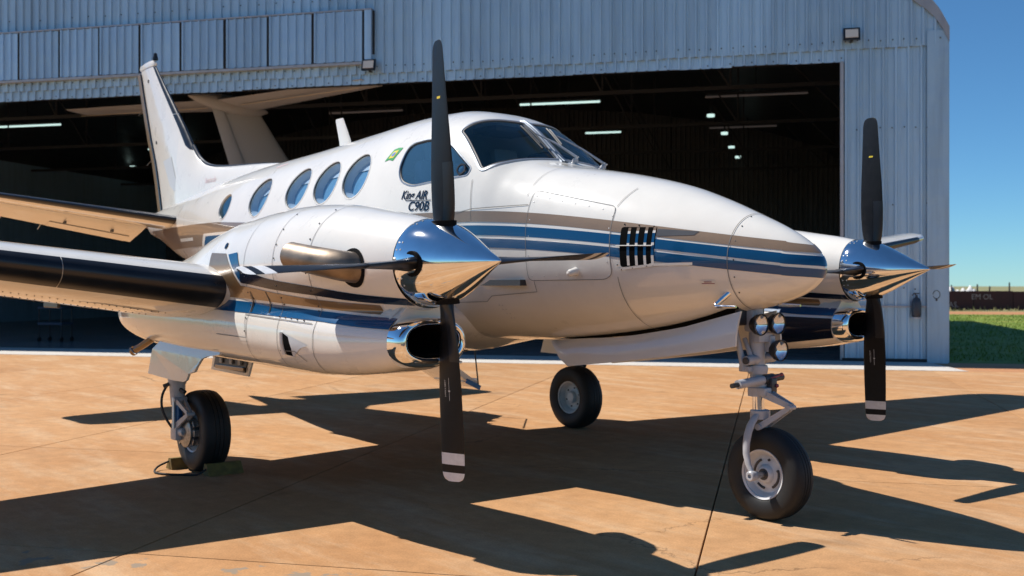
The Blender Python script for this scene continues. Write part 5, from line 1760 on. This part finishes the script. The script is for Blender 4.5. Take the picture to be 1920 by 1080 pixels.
def face_pt(r, u, side, off):
    """point on the blade face: r radius, u chord position -1..1, side +1 tangential face"""
    c = float(np.interp(r, BR, BC)); t = float(np.interp(r, BR, BT)); b = float(np.interp(r, BR, BB))
    a = math.acos(max(-1, min(1, u))); x = u * c / 2; y = side * (math.sin(a) * t / 2 * (1.25 - .35 * u) / 1.2 + off)
    return (x * math.cos(b) - y * math.sin(b), -(x * math.sin(b) + y * math.cos(b)), r)


def mesh_of(mb, mat, smooth=True):
    o = mb.build('tmp', mat, smooth=smooth); me = o.data; bpy.data.objects.remove(o); return me


mk = MB().add([face_pt(.845, -.15, 1, .0006), face_pt(.845, .28, 1, .0006), face_pt(.857, .30, 1, .0006), face_pt(.857, -.13, 1, .0006)], [(0, 1, 2, 3)])
MARK_ME = mesh_of(mk, 'yellow', False)
bt_rows = []
for r in np.linspace(.20, .515, 14):
    bt_rows.append([face_pt(r, .22, 1, .0005), face_pt(r, .24, 1, .003), face_pt(r, .6, 1, .003), face_pt(r, .9, 1, .003), face_pt(r, .99, 1, .003), face_pt(r, .99, -1, .003), face_pt(r, .9, -1, .003), face_pt(r, .6, -1, .003), face_pt(r, .24, -1, .003), face_pt(r, .22, -1, .0005)])
BOOT_ME = mesh_of(MB().loft(bt_rows, False), 'boot')
v_, f_ = text_tris('HARTZELL', .019)
lg = MB().add([face_pt(.70 - p[0], -.38 + p[1] * 9, -1, .0008) for p in v_], f_)
lg.add([face_pt(.72, .005, -1, .0008), face_pt(.72, .03, -1, .0008), face_pt(.60, .03, -1, .0008), face_pt(.60, .005, -1, .0008)], [(0, 1, 2, 3)])
lg.add([face_pt(.672, -.06, -1, .0008), face_pt(.672, .10, -1, .0008), face_pt(.666, .10, -1, .0008), face_pt(.666, -.06, -1, .0008)], [(0, 1, 2, 3)])
LOGO_ME = mesh_of(lg, 'blade_white', False)


def link(me, name, parent, mw):
    o = bpy.data.objects.new(name, me); COL.objects.link(o); o.parent = parent; o.matrix_parent_inverse = PINV.get(parent.name, Matrix()); o.matrix_basis = mw
    return o


for sy in (-1, 1):
    dy = sy * PY
    nb_ = MB()
    nb_.loft([shift(r, dy) for r in R_aft], True, True, False)
    nb_.loft([shift(r, dy) for r in R_fwd], True, False, False)
    nac = nb_.build('nacelle', 'white', plane, angle=42)
    # cowl front bulkhead round the intake
    rg = np.array(R_aft[-1]); ov_ = np.array(oval(-.2, .163, 1.026, 1.191, 0))
    o2 = ov_[:, 1:]; r2 = rg[:, 1:]
    vo, eo, fo, ovv, oe, of_ = delaunay_2d_cdt([Vector(p) for p in np.vstack([r2, o2])], [(i, (i + 1) % len(r2)) for i in range(len(r2))] + [(len(r2) + i, len(r2) + (i + 1) % len(o2)) for i in range(len(o2))], [], 0, 1e-7)
    vo = np.array([(p[0], p[1]) for p in vo]); cen = np.array([vo[list(f)].mean(0) for f in fo]); keep = pip(cen, r2) & ~pip(cen, o2)
    MB().add([(-.2003, dy + p[0], p[1]) for p in vo], [tuple(f) for f, k_ in zip(fo, keep) if k_]).build('cowl_bulkhead', 'white', nac, smooth=False)
    # chin intake
    lip = [(-.203, .2305, .9645, 1.2365), (-.16, .228, .966, 1.234), (-.125, .220, .974, 1.228), (-.103, .206, .986, 1.220), (-.092, .190, 1.0, 1.210), (-.094, .176, 1.012, 1.201), (-.108, .166, 1.022, 1.193), (-.14, .160, 1.028, 1.189)]
    MB().loft([oval(x, w, a, b, dy) for x, w, a, b in lip], True).build('intake_lip', 'chrome', nac, angle=60)
    MB().loft([oval(x, w, a, b, dy) for x, w, a, b in [(-.141, .159, 1.029, 1.188), (-.3, .15, 1.035, 1.18), (-.6, .125, 1.06, 1.18), (-.75, .1, 1.08, 1.17)]], True, False, True).build('intake_duct', 'soot_and_shade', nac)
    for sg in (-1, 1):
        for lo, hi, mat, xs in (('nb', 'nt', 'navy', np.linspace(-1.70, -.142, 55)), ('gb', 'gt', 'gold', np.linspace(-1.72, -.36, 70)), ('bb', 'bt', 'blue', np.linspace(-2.45, -.205, 70))):
            MB().loft([shift(r, dy) for r in nac_strip(xs, NC[lo], NC[hi], 10, .0032, sg)], False).build('stripe', mat, nac)
        if sg == sy:
            P, f_ = nac_poly([(-1.715, 1.40), (-1.94, 1.605), (-2.20, 1.615), (-2.20, 1.335), (-1.715, 1.3205)], .0028, sg); MB().add(shift(P, dy), f_).build('stripe', 'gold', nac)
            P, f_ = nac_poly([(-1.70, 1.419), (-1.895, 1.598), (-1.745, 1.608), (-1.68, 1.505)], .0035, sg); MB().add(shift(P, dy), f_).build('stripe', 'blue', nac)
        # screws along the cowl joints
    P, f_ = nac_poly([(-2.0, .985), (-2.0, 1.19), (-1.2, 1.175), (-.6, 1.16), (-.21, 1.15), (-.21, 1.005), (-.6, .955), (-1.2, .935)], .0034, -sy); MB().add(shift(P, dy), f_).build('dark_side_panel', 'navy', nac)
    sm = MB()
    for x in (-.83, -1.22, -1.62):
        nac_ring_seam(sm, x, -88, 268, dy)
    for sg in (-1, 1):
        nac_seam(sm, [(-1.66, 1.222), (-.86, 1.185)], sg, dy)
        nac_seam(sm, [(-1.66, 1.23), (-1.62, 1.08), (-2.05, 1.09)], sg, dy, .004)
        nac_seam(sm, [(-1.20, 1.02), (-1.02, 1.025), (-.93, .97)], sg, dy, .004)
    sm.build('cowl_seams', 'seam', nac, kind='stuff')
    for sg in (-1, 1):
        pts = [(-.855, z) for z in (1.83, 1.75, 1.66, 1.58, 1.47, 1.37, 1.285, 1.255)] + [(-1.205, z) for z in (1.82, 1.73, 1.64, 1.56, 1.48, 1.40, 1.33, 1.29)] + [(-1.23 + .07 * k, 1.217 - .004 * k) for k in range(5)] + [(-1.64, z) for z in (1.36, 1.28, 1.20, 1.12)]
        nac_screws(pts, sg, dy).build('cowl_screws', 'rivet_dark', nac, kind='stuff')
        # two drain strips
        for x in (-1.60, -1.37):
            P, f_ = nac_poly([(x - .008, 1.235), (x + .008, 1.235), (x + .006, 1.365), (x - .006, 1.365)], .005, sg, .03); MB().add(shift(P, dy), f_).build('drain_strip', 'gear_dark', nac)
        # flush scoop: shade of the mouth as a dark patch, raised trailing edge
        P, f_ = nac_poly([(-1.135, 1.00), (-1.15, 1.125), (-1.05, 1.105), (-.90, 1.068), (-.88, 1.06), (-.95, 1.045), (-1.05, .99)], .0035, sg, .02); MB().add(shift(P, dy), f_).build('scoop_ramp', 'grey_paint', nac)
        P, f_ = nac_poly([(-1.132, 1.00), (-1.147, 1.125), (-1.085, 1.105), (-1.055, 1.04), (-1.06, .995)], .0045, sg, .02); MB().add(shift(P, dy), f_).build('scoop_mouth_shade', 'dark', nac)
        q = polyline([(-1.155, 1.0), (-1.165, 1.128)]); P = np.stack([q[:, 0], sg * nac_lift(q[:, 0], q[:, 1], sg), q[:, 1]], -1); n = grad_n(nacF, P)
        MB().tube(shift(P + n * .006, dy), .011, 8).build('scoop_edge', 'white', nac)
        # exhaust stack
        c0 = np.array([-.45, dy + sg * .24, 1.495]); path = [c0, c0 + (-.005, sg * .055, .004), c0 + (-.035, sg * .105, .012), c0 + (-.10, sg * .145, .026), c0 + (-.20, sg * .170, .042), c0 + (-.31, sg * .185, .058), c0 + (-.405, sg * .195, .072)]
        rad = [.085, .083, .081, .079, .077, .076, .075]
        ex = MB().tube(path, rad, 28, cap=False)
        # inner wall
        ex.tube([path[-1], path[-3], path[-4]], [.0715, .0715, .07], 28, cap=False, mat=1)
        d = (np.array(path[-1]) - np.array(path[-2])); d /= np.linalg.norm(d)
        ex.lathe([(0, .0752), (0.001, .0715)], path[-1], d, 28)
        ex.build('exhaust_stack', ['exhaust', 'soot_and_shade'], nac, angle=60)
        P0_ = np.array([-.45, sg * float(nac_lift(np.array([-.45]), np.array([1.495]), sg)[0]), 1.495])
        hole = []
        for a in np.linspace(0, 2 * np.pi, 30, endpoint=False):
            hole.append((-.45 + .105 * math.cos(a), 1.495 + .105 * math.sin(a)))
        P, f_ = nac_poly(hole, .003, sg, .03); MB().add(shift(P, dy), f_).build('exhaust_hole_shade', 'soot_and_shade', nac)  # dark disc on the cowl for the shade of the stack opening
    # small round light on the upper cowl behind the wing fairing
    P = np.array([-1.98, sy * float(nac_lift(np.array([-1.98]), np.array([1.655]), sy)[0]), 1.655]); n = grad_n(nacF, P)
    MB().lathe([(0, .022), (.004, .022), (.005, 0)], shift(P, dy) + n * .001, n, 14).build('ice_light', 'navy', nac)
    MB().ball((-1.55, dy - .02 * sy, .90), .075, (1.3, .35, .55)).build('drain_fairing', 'gear_dark', nac)
    MB().tube([(-3.42, dy + sy * .22, 1.02), (-3.52, dy + sy * .30, .94), (-3.57, dy + sy * .33, .91)], [.028, .026, .026], 10).lathe([(0, .035), (.025, .035)], (-3.57, dy + sy * .33, .91), (-.5, sy * .3, -.3), 10).build('fuel_vent', 'gold', nac)

    # propeller
    ang = math.radians(2.7 if sy < 0 else 1.9)
    hub = Vector((0, dy, 1.52))
    prop = MB().lathe([(-.155, .0), (-.15, .20), (-.138, .232), (-.132, .2345), (-.08, .2315), (0, .216), (.08, .190), (.16, .154), (.24, .113), (.31, .077), (.37, .047), (.42, .024), (.448, .010), (.457, .003), (.459, 0)], hub, (1, 0, 0), 72).build('spinner', 'chrome', plane, angle=50)
    MB().lathe([(-.175, .20), (-.175, .225), (-.156, .225), (-.156, .20)], hub, (1, 0, 0), 48).build('spinner_gap', 'soot_and_shade', prop)
    sc_ = MB()
    for k in range(4):
        th = ang + k * math.pi / 2
        Mx = Matrix.Translation(hub) @ Matrix.Rotation(th, 4, 'X')
        b_ = link(BLADE_ME, 'blade', prop, Mx)
        link(MARK_ME, 'blade_mark', prop, Mx); link(BOOT_ME, 'blade_boot', prop, Mx); link(LOGO_ME, 'blade_logo', prop, Mx)
        d = Mx.to_3x3() @ Vector((0, 0, 1))
        MB().lathe([(.17, .066), (.2155, .066), (.2165, .060), (.212, .045)], hub, d, 24).build('blade_seal', 'soot_and_shade', prop)
        for du in (-.105, .105, -.16, .16):
            for xx in (-.118, -.085):
                a = th + du * 3.1; rr0 = .2335 if xx < -.1 else .2322
                n = Vector((0, math.cos(a + math.pi / 2), math.sin(a + math.pi / 2)))
                sc_.lathe([(0, .0055), (.002, .0045), (.0024, 0)], hub + Vector((xx, 0, 0)) + n * rr0, n, 7)
    sc_.build('spinner_screws', 'rivet', prop, kind='stuff')

# ================================================================== landing gear
def tyre(c, R, w, name, parent, rim_r, ax=(0, 1, 0)):
    p = []
    for t in np.linspace(-1, 1, 17):
        y = t * w / 2; e = abs(t)**3.2
        p.append((y, R - .055 * R * 6 * e * .28 if abs(t) < .999 else R * .86))
    prof = [(-w * .40, rim_r), (-w * .47, rim_r * 1.10), (-w * .5, (rim_r + R) / 2), (-w * .47, R * .90), (-w * .38, R * .965), (-w * .24, R * .992), (-w * .16, R), (-w * .155, R - .004), (-w * .135, R - .004), (-w * .13, R), (-w * .02, R), (-w * .015, R - .004), (w * .015, R - .004), (w * .02, R), (w * .13, R), (w * .135, R - .004), (w * .155, R - .004), (w * .16, R), (w * .24, R * .992), (w * .38, R * .965), (w * .47, R * .90), (w * .5, (rim_r + R) / 2), (w * .47, rim_r * 1.10), (w * .40, rim_r)]
    mb = MB().lathe(prof, c, ax, 64)
    # flatten slightly where it carries weight
    mb.v = [(x, y, max(z, .004)) for x, y, z in mb.v]
    return mb.build(name, 'rubber', parent, angle=40)


def rim(c, r, w, parent, face):
    """face: +1/-1 side along y that shows"""
    ax = (0, face, 0)
    prof = [(-w * .4, r * .98), (w * .40, r * .98), (w * .44, r * 1.06), (w * .40, r * 1.08), (w * .38, r * 1.02), (w * .30, r * .92), (w * .16, r * .80), (w * .14, r * .62), (w * .20, r * .42), (w * .30, r * .36), (w * .34, r * .30), (w * .34, 0)]
    o = MB().lathe(prof, c, ax, 48).build('wheel_rim', 'rim', parent, angle=35)
    d = Vector(ax)
    mb = MB()
    for k in range(6):
        a = k * math.pi / 3 + .3
        q = Vector(c) + Vector((math.cos(a), 0, math.sin(a))) * r * .62 + d * (w * .14)
        mb.lathe([(0, r * .055), (.01, r * .055), (.011, 0)], q, ax, 8)
    mb.build('rim_bolts', 'gear_dark', o, kind='stuff')
    return o


# --- nose gear
ng = MB().tube([(.44, 0, 1.30), (.455, 0, 1.05), (.458, 0, .90), (.46, 0, .80)], [.045, .047, .046, .046], 20).box((.43, 0, 1.19), (.07, .11, .14), bev=.02).build('nose_gear', 'gear', plane, angle=45)
MB().tube([(.46, 0, .82), (.468, 0, .60)], .036, 20).build('oleo_piston', 'chrome', ng)
MB().lathe([(0, .058), (.03, .064), (.05, .058)], (.459, 0, .87), (0, 0, 1), 20).lathe([(0, .054), (.035, .060), (.05, .052)], (.46, 0, .775), (0, 0, 1), 20).build('collar', 'gear', ng)
MB().tube([(.36, -.11, 1.20), (.405, -.095, 1.0), (.42, -.075, .89)], [.018, .018, .026], 10).build('drag_brace', 'gear', ng)
MB().tube([(.40, .10, 1.16), (.44, .08, .99), (.45, .06, .91)], .017, 10).build('drag_brace', 'gear', ng)
MB().tube([(.40, -.05, 1.08), (.47, -.07, .96)], .015, 10).build('link_rod', 'gear', ng)
MB().box((.43, -.05, .90), (.08, .09, .035), bev=.008).build('brace_lug', 'gear', ng, smooth=False)
MB().box((.40, 0, 1.22), (.04, .24, .12), bev=.01).build('gear_bulkhead', 'gear_dark', ng, smooth=False)
MB().tube([(.47, -.12, .952), (.475, .13, .962)], .028, 14).build('brace_pivot', 'gear', ng)
MB().lathe([(-.012, .02), (.0, .022), (.004, .02), (.004, 0)], (.47, -.13, .952), (0, -1, 0), 12).build('pivot_bolt', 'gear_dark', ng)
MB().tube([(.505, -.30, .815), (.505, -.235, .82)], .015, 10).build('damper_rod', 'rivet_dark', ng)
MB().tube([(.505, -.245, .82), (.505, .0, .835)], .027, 16).build('shimmy_damper', 'gear', ng)
MB().lathe([(0, .031), (.09, .031)], (.507, -.01, .835), (.02, 1, .05), 14, cap=True).tube([(.507, .08, .84), (.51, .17, .845)], .022, 10).box((.53, .04, .80), (.05, .05, .09), bev=.008).build('damper_fitting', 'gear_dark', ng)
MB().ball((.56, .10, .865), .012).ball((.56, .055, .80), .012).tube([(.53, .02, .84), (.56, .10, .865)], .007, 6).build('red_knob', 'red', ng)
MB().lathe([(0, .060), (.05, .062), (.06, .052)], (.462, 0, .735), (0, 0, 1), 20, cap=True).box((.51, 0, .765), (.08, .10, .05), bev=.01).build('torque_collar', 'gear', ng)
MB().plate([(.50, -.03, .79), (.51, -.03, .735), (.70, -.012, .675), (.71, -.012, .705)], .014).plate([(.50, .03, .79), (.51, .03, .735), (.70, .012, .675), (.71, .012, .705)], .014).tube([(.505, -.045, .762), (.505, .045, .762)], .02, 10).build('upper_torque_link', 'gear', ng, smooth=False)
MB().plate([(.70, -.012, .70), (.695, -.012, .665), (.505, -.035, .535), (.495, -.035, .575)], .014).plate([(.70, .012, .70), (.695, .012, .665), (.505, .035, .535), (.495, .035, .575)], .014).tube([(.50, -.055, .555), (.50, .055, .555)], .02, 10).tube([(.703, -.03, .685), (.703, .03, .685)], .014, 10).build('lower_torque_link', 'gear', ng, smooth=False)
NWC = (.53, 0.02, .275)
fork = []
for x, y, z, a, b in ((.485, -.015, .645, .055, .05), (.482, -.05, .615, .058, .042), (.478, -.085, .575, .06, .03), (.472, -.108, .52, .058, .024), (.468, -.118, .46, .052, .022), (.470, -.122, .40, .046, .020), (.485, -.124, .34, .040, .018), (.508, -.125, .30, .034, .017), (.522, -.125, .275, .030, .016)):
    fork.append([(x + a * .5 * math.cos(t), y + b * math.sin(t) * .5 * 1.3, z + .12 * a * math.cos(t)) for t in np.linspace(0, 2 * np.pi, 14, endpoint=False)])
fk = MB().loft(fork, True, True, True).lathe([(0, .060), (.05, .060), (.055, .045)], (.478, 0, .60), (0, 0, 1), 18, cap=True)
fk.build('fork', 'gear', ng, angle=50)
MB().lathe([(-.045, .02), (.0, .030), (.028, .030), (.034, .024), (.034, .013), (.02, .012), (.02, 0)], (NWC[0] - .008, -.125, .275), (0, -1, 0), 18).build('axle_nut', 'gear', ng)
MB().tube([(NWC[0], -.13, .275), (NWC[0], .15, .275)], .018, 12).build('axle', 'metal', ng)
ty = tyre(NWC, .275, .165, 'tyre', ng, .148)
rm = rim(NWC, .140, .165, ng, -1)
for a0, a1 in ((-60, 20), (115, 175), (225, 260)):
    T = np.radians(np.linspace(a0, a1, 9))
    MB().tube([(NWC[0] + .088 * math.cos(t), NWC[1] - .165 * .155, NWC[2] + .088 * math.sin(t)) for t in T], .008, 6).build('rim_slot', 'gear_dark', rm)
MB().lathe([(0, .034), (.004, .034), (.004, 0)], (NWC[0], NWC[1] - .165 * .34, NWC[2]), (0, -1, 0), 18).build('hub_cap', 'gear_dark', rm)
# landing lights
for (x, y, z) in ((.535, -.075, 1.168), (.545, .078, 1.172), (.575, .062, 1.012)):
    lt = MB().lathe([(-.055, .02), (-.05, .042), (-.02, .060), (.012, .0655), (.015, .0625), (.010, .0605)], (x, y, z), (1, -.06, -.02), 32).build('landing_light', 'black', ng)
    MB().lathe([(.004, .0612), (.010, .053), (.018, .034), (.021, .0)], (x, y, z), (1, -.06, -.02), 32).build('lamp_glass', 'lens', lt, orient=(1, 0, 0))
    MB().lathe([(.004, .0608), (-.008, .047), (-.016, .026), (-.019, .0)], (x, y, z), (1, -.06, -.02), 32).build('reflector', 'chrome', lt)
MB().box((.50, .0, 1.09), (.05, .13, .06), bev=.008).box((.515, .05, 1.05), (.04, .05, .10), bev=.008).build('light_bracket', 'gear', ng, smooth=False)
# nose gear doors, and the shade of the well as a dark sheet
for sy in (-1, 1):
    top = [(x, float(np.interp(x, [-1.2, -.5, 0, .48], [1.015, 1.06, 1.135, 1.25]))) for x in np.linspace(-1.17, .48, 12)]
    bot = [(.50, 1.13), (.535, 1.055), (.3, 1.01), (-.1, .95), (-.6, .885), (-1.04, .835)]
    yb = .175
    rr = []
    pts = [(x, sy * yb, z) for x, z in top] + [(x, sy * (yb + .035), z) for x, z in bot]
    pl = MB()
    n_ = len(pts)
    inner = [(x, y - sy * .016, z) for x, y, z in pts]
    nt_, nb2 = len(top), len(bot)
    # strip between top and bottom edges
    tx = np.linspace(-1.17, .47, 20)
    ft = lambda x: float(np.interp(x, [q[0] for q in top], [q[1] for q in top]))
    fb = lambda x: float(np.interp(x, [-1.17, -1.04, -.6, -.1, .3, .52], [1.005, .835, .885, .95, 1.01, 1.05]))
    rr = []
    for x in tx:
        a, b = ft(min(x, .48)), fb(x)
        if x > .48: a = 1.22
        cols_ = [(x, sy * (yb + .05 * math.sin(math.pi * .5 * t)), a + (b - a) * t) for t in np.linspace(0, 1, 5)]
        back = [(px, py - sy * .014, pz) for px, py, pz in cols_[::-1]]
        rr.append(cols_ + back)
    pl.loft(rr, True, True, True).build('nose_gear_door', 'white', plane, angle=40)
well = MB()
rr = []
for x in np.linspace(-1.1, .42, 16):
    T = np.linspace(-.16, .16, 5)
    _zt, _zb, _w, _zc, _nu, _nl = [float(q) for q in fus(x)]
    rr.append([(x, y, _zc - (_zc - _zb) * (1 - (abs(y) / _w)**_nl)**(1 / _nl) - .003) for y in T])
well.loft(rr, False).build('nose_well_shade', 'dark', plane)

# --- main gear
MX, MZ = -3.23, .305
for sy in (-1, 1):
    ys = sy * 2.075; yw = sy * 1.918
    mg = MB().tube([(-3.34, ys, 1.05), (-3.34, ys, .70), (-3.335, ys, .58), (-3.33, ys, .50)], [.062, .062, .056, .05], 20).lathe([(0, .066), (.03, .07), (.06, .066)], (-3.34, ys, .66), (0, 0, 1), 18).build('main_gear', 'gear', plane, angle=45)
    MB().tube([(-3.33, ys, .52), (-3.325, ys, .33)], .036, 18).build('oleo_piston', 'hydraulic', mg)
    MB().box((-3.325, ys, .30), (.11, .085, .13), bev=.02).tube([(-3.325, ys, .30), (MX, ys, .305), (MX, yw, .305)], .034, 14).build('axle_fitting', 'gear', mg)
    MB().plate([(-3.29, ys - .03, .565), (-3.28, ys - .03, .52), (-3.10, ys - .012, .435), (-3.10, ys - .012, .465)], .016).plate([(-3.29, ys + .03, .565), (-3.28, ys + .03, .52), (-3.10, ys + .012, .435), (-3.10, ys + .012, .465)], .016).tube([(-3.285, ys - .05, .545), (-3.285, ys + .05, .545)], .018, 10).build('upper_torque_link', 'gear', mg, smooth=False)
    MB().plate([(-3.10, ys - .012, .465), (-3.10, ys - .012, .435), (-3.28, ys - .03, .325), (-3.29, ys - .03, .37)], .016).plate([(-3.10, ys + .012, .465), (-3.10, ys + .012, .435), (-3.28, ys + .03, .325), (-3.29, ys + .03, .37)], .016).tube([(-3.10, ys - .03, .45), (-3.10, ys + .03, .45)], .016, 10).build('lower_torque_link', 'gear', mg, smooth=False)
    MB().tube(smooth_path([(-3.36, ys + sy * .05, .68), (-3.40, ys + sy * .09, .58), (-3.40, ys + sy * .095, .48), (-3.37, ys + sy * .07, .39), (-3.34, ys + sy * .04, .33)]), .010, 8).build('brake_hose', 'black_rubber', mg)
    MB().tube([(-3.30, ys + sy * .045, .56), (-3.29, ys + sy * .05, .33)], .012, 8).build('brake_line', 'metal', mg)
    MB().tube([(-3.34, ys + sy * .06, .66), (-3.36, ys + sy * .10, .645)], .014, 8).build('lug', 'gear_dark', mg)
    MB().tube([(-3.28, ys, .62), (-3.24, ys - sy * .02, .60)], .016, 8).build('lug', 'gear_dark', mg)
    tyre((MX, yw, MZ), .305, .215, 'tyre', mg, .155)
    rim((MX, yw, MZ), .148, .215, mg, -1)
    rim((MX, yw, MZ), .148, .215, mg, 1)
    bk = MB().lathe([(0, .10), (.03, .115), (.075, .115), (.085, .09), (.085, 0)], (MX, yw + sy * .07, MZ), (0, sy, 0), 24)
    bk.build('brake_disc', 'brake', mg)
    cal = MB()
    for a in np.radians((150, 172, 194, 216)):
        q = Vector((MX + .125 * math.cos(a + (0 if sy < 0 else 0)), yw + sy * .115, MZ + .125 * math.sin(a)))
        cal.box(q, (.045, .06, .05), Matrix.Rotation(-a, 3, 'Y'), bev=.006)
        for d_ in (-.014, .014):
            cal.lathe([(0, .007), (.008, .007), (.009, 0)], q + Vector((d_, sy * .03, 0)), (0, sy, 0), 7, mat=1)
    for a in np.radians((-30, 0, 30)):
        q = Vector((MX + .120 * math.cos(a), yw + sy * .105, MZ + .120 * math.sin(a)))
        cal.box(q, (.04, .05, .05), Matrix.Rotation(-a, 3, 'Y'), bev=.006)
    cal.build('brake_caliper', ['brake', 'gear_dark'], mg, smooth=False)
    # doors
    yo = sy * 2.255
    od = [(-3.20, 1.0), (-3.33, .93), (-3.385, .745), (-2.90, .725), (-2.72, .727), (-2.665, .742), (-2.62, .79), (-2.52, .808), (-2.48, .85), (-2.42, .905), (-2.33, .925), (-2.15, .945), (-2.15, .985)]
    rr = MB()
    fr_v = [(x, yo + sy * .03 * math.sin((1.0 - z) * 8), z) for x, z in od]
    bk_v = [(x, y - sy * .018, z) for x, y, z in fr_v]
    n_ = len(od)
    rr.add(fr_v + bk_v, [tuple(range(n_)), tuple(range(2 * n_ - 1, n_ - 1, -1))] + [(i, (i + 1) % n_, (i + 1) % n_ + n_, i + n_) for i in range(n_)])
    rr.build('main_gear_door', 'white', plane, smooth=False)
    yi = sy * 1.72
    idr = MB().plate([(-3.45, yi, .93), (-2.79, yi, .90), (-2.80, yi, .83), (-2.86, yi, .725), (-3.52, yi, .74)], .016).build('main_gear_door', 'white', plane, smooth=False)
    MB().plate([(-3.40, yi + sy * .012, .90), (-2.84, yi + sy * .012, .875), (-2.90, yi + sy * .012, .75), (-3.46, yi + sy * .012, .765)], .006).build('door_lining', 'gear_dark', idr, smooth=False)
    for x in (-3.3, -3.12, -2.97):
        MB().box((x, yi + sy * .02, .84), (.05, .02, .07), bev=.004).build('door_stiffener', 'gear', idr, smooth=False)
    MB().box((-3.15, yi + sy * .02, .775), (.5, .02, .03), bev=.004).build('door_stiffener', 'gold', idr, smooth=False)
    # dark sheet painting in the shade of the open wheel well
    rr = []
    for x in np.linspace(-3.55, -2.3, 10):
        z = float(pchip(BX, B0, x)) - .003
        rr.append([(x, sy * (PY - .17), z + .004), (x, sy * PY, z), (x, sy * (PY + .17), z + .004)])
    MB().loft(rr, False).build('main_well_shade', 'dark', plane)

# ================================================================== wheel chock
wc = thing('wheel_chock', 'pair of worn yellow-brown wheel chocks joined by a black rope at the near main wheel', 'wheel chock', (-3.0, -1.9, 0))
def wedge(c, L, w, h, flip):
    x0 = -w / 2 if not flip else w / 2; x1 = -x0
    return MB().loft([[(c[0] + x0, c[1] + y, 0.002), (c[0] + x1, c[1] + y, 0.002), (c[0] + x1 * .62, c[1] + y, h), (c[0] - x1 * .1, c[1] + y, h)] for y in (-L / 2, L / 2)], True, True, True)
wedge((MX + .235, -1.86, 0), .27, .12, .085, True).build('block', 'chock', wc, smooth=False)
wedge((MX - .225, -1.96, 0), .27, .12, .085, False).build('block', 'chock', wc, smooth=False)
MB().tube(smooth_path([(MX - .23, -2.09, .06), (MX - .22, -2.18, .03), (MX - .10, -2.25, .010), (MX + .04, -2.21, .010), (MX + .13, -2.13, .010), (MX + .22, -2.06, .015), (MX + .235, -1.99, .05)]), .008, 8).build('rope', 'rope', wc)
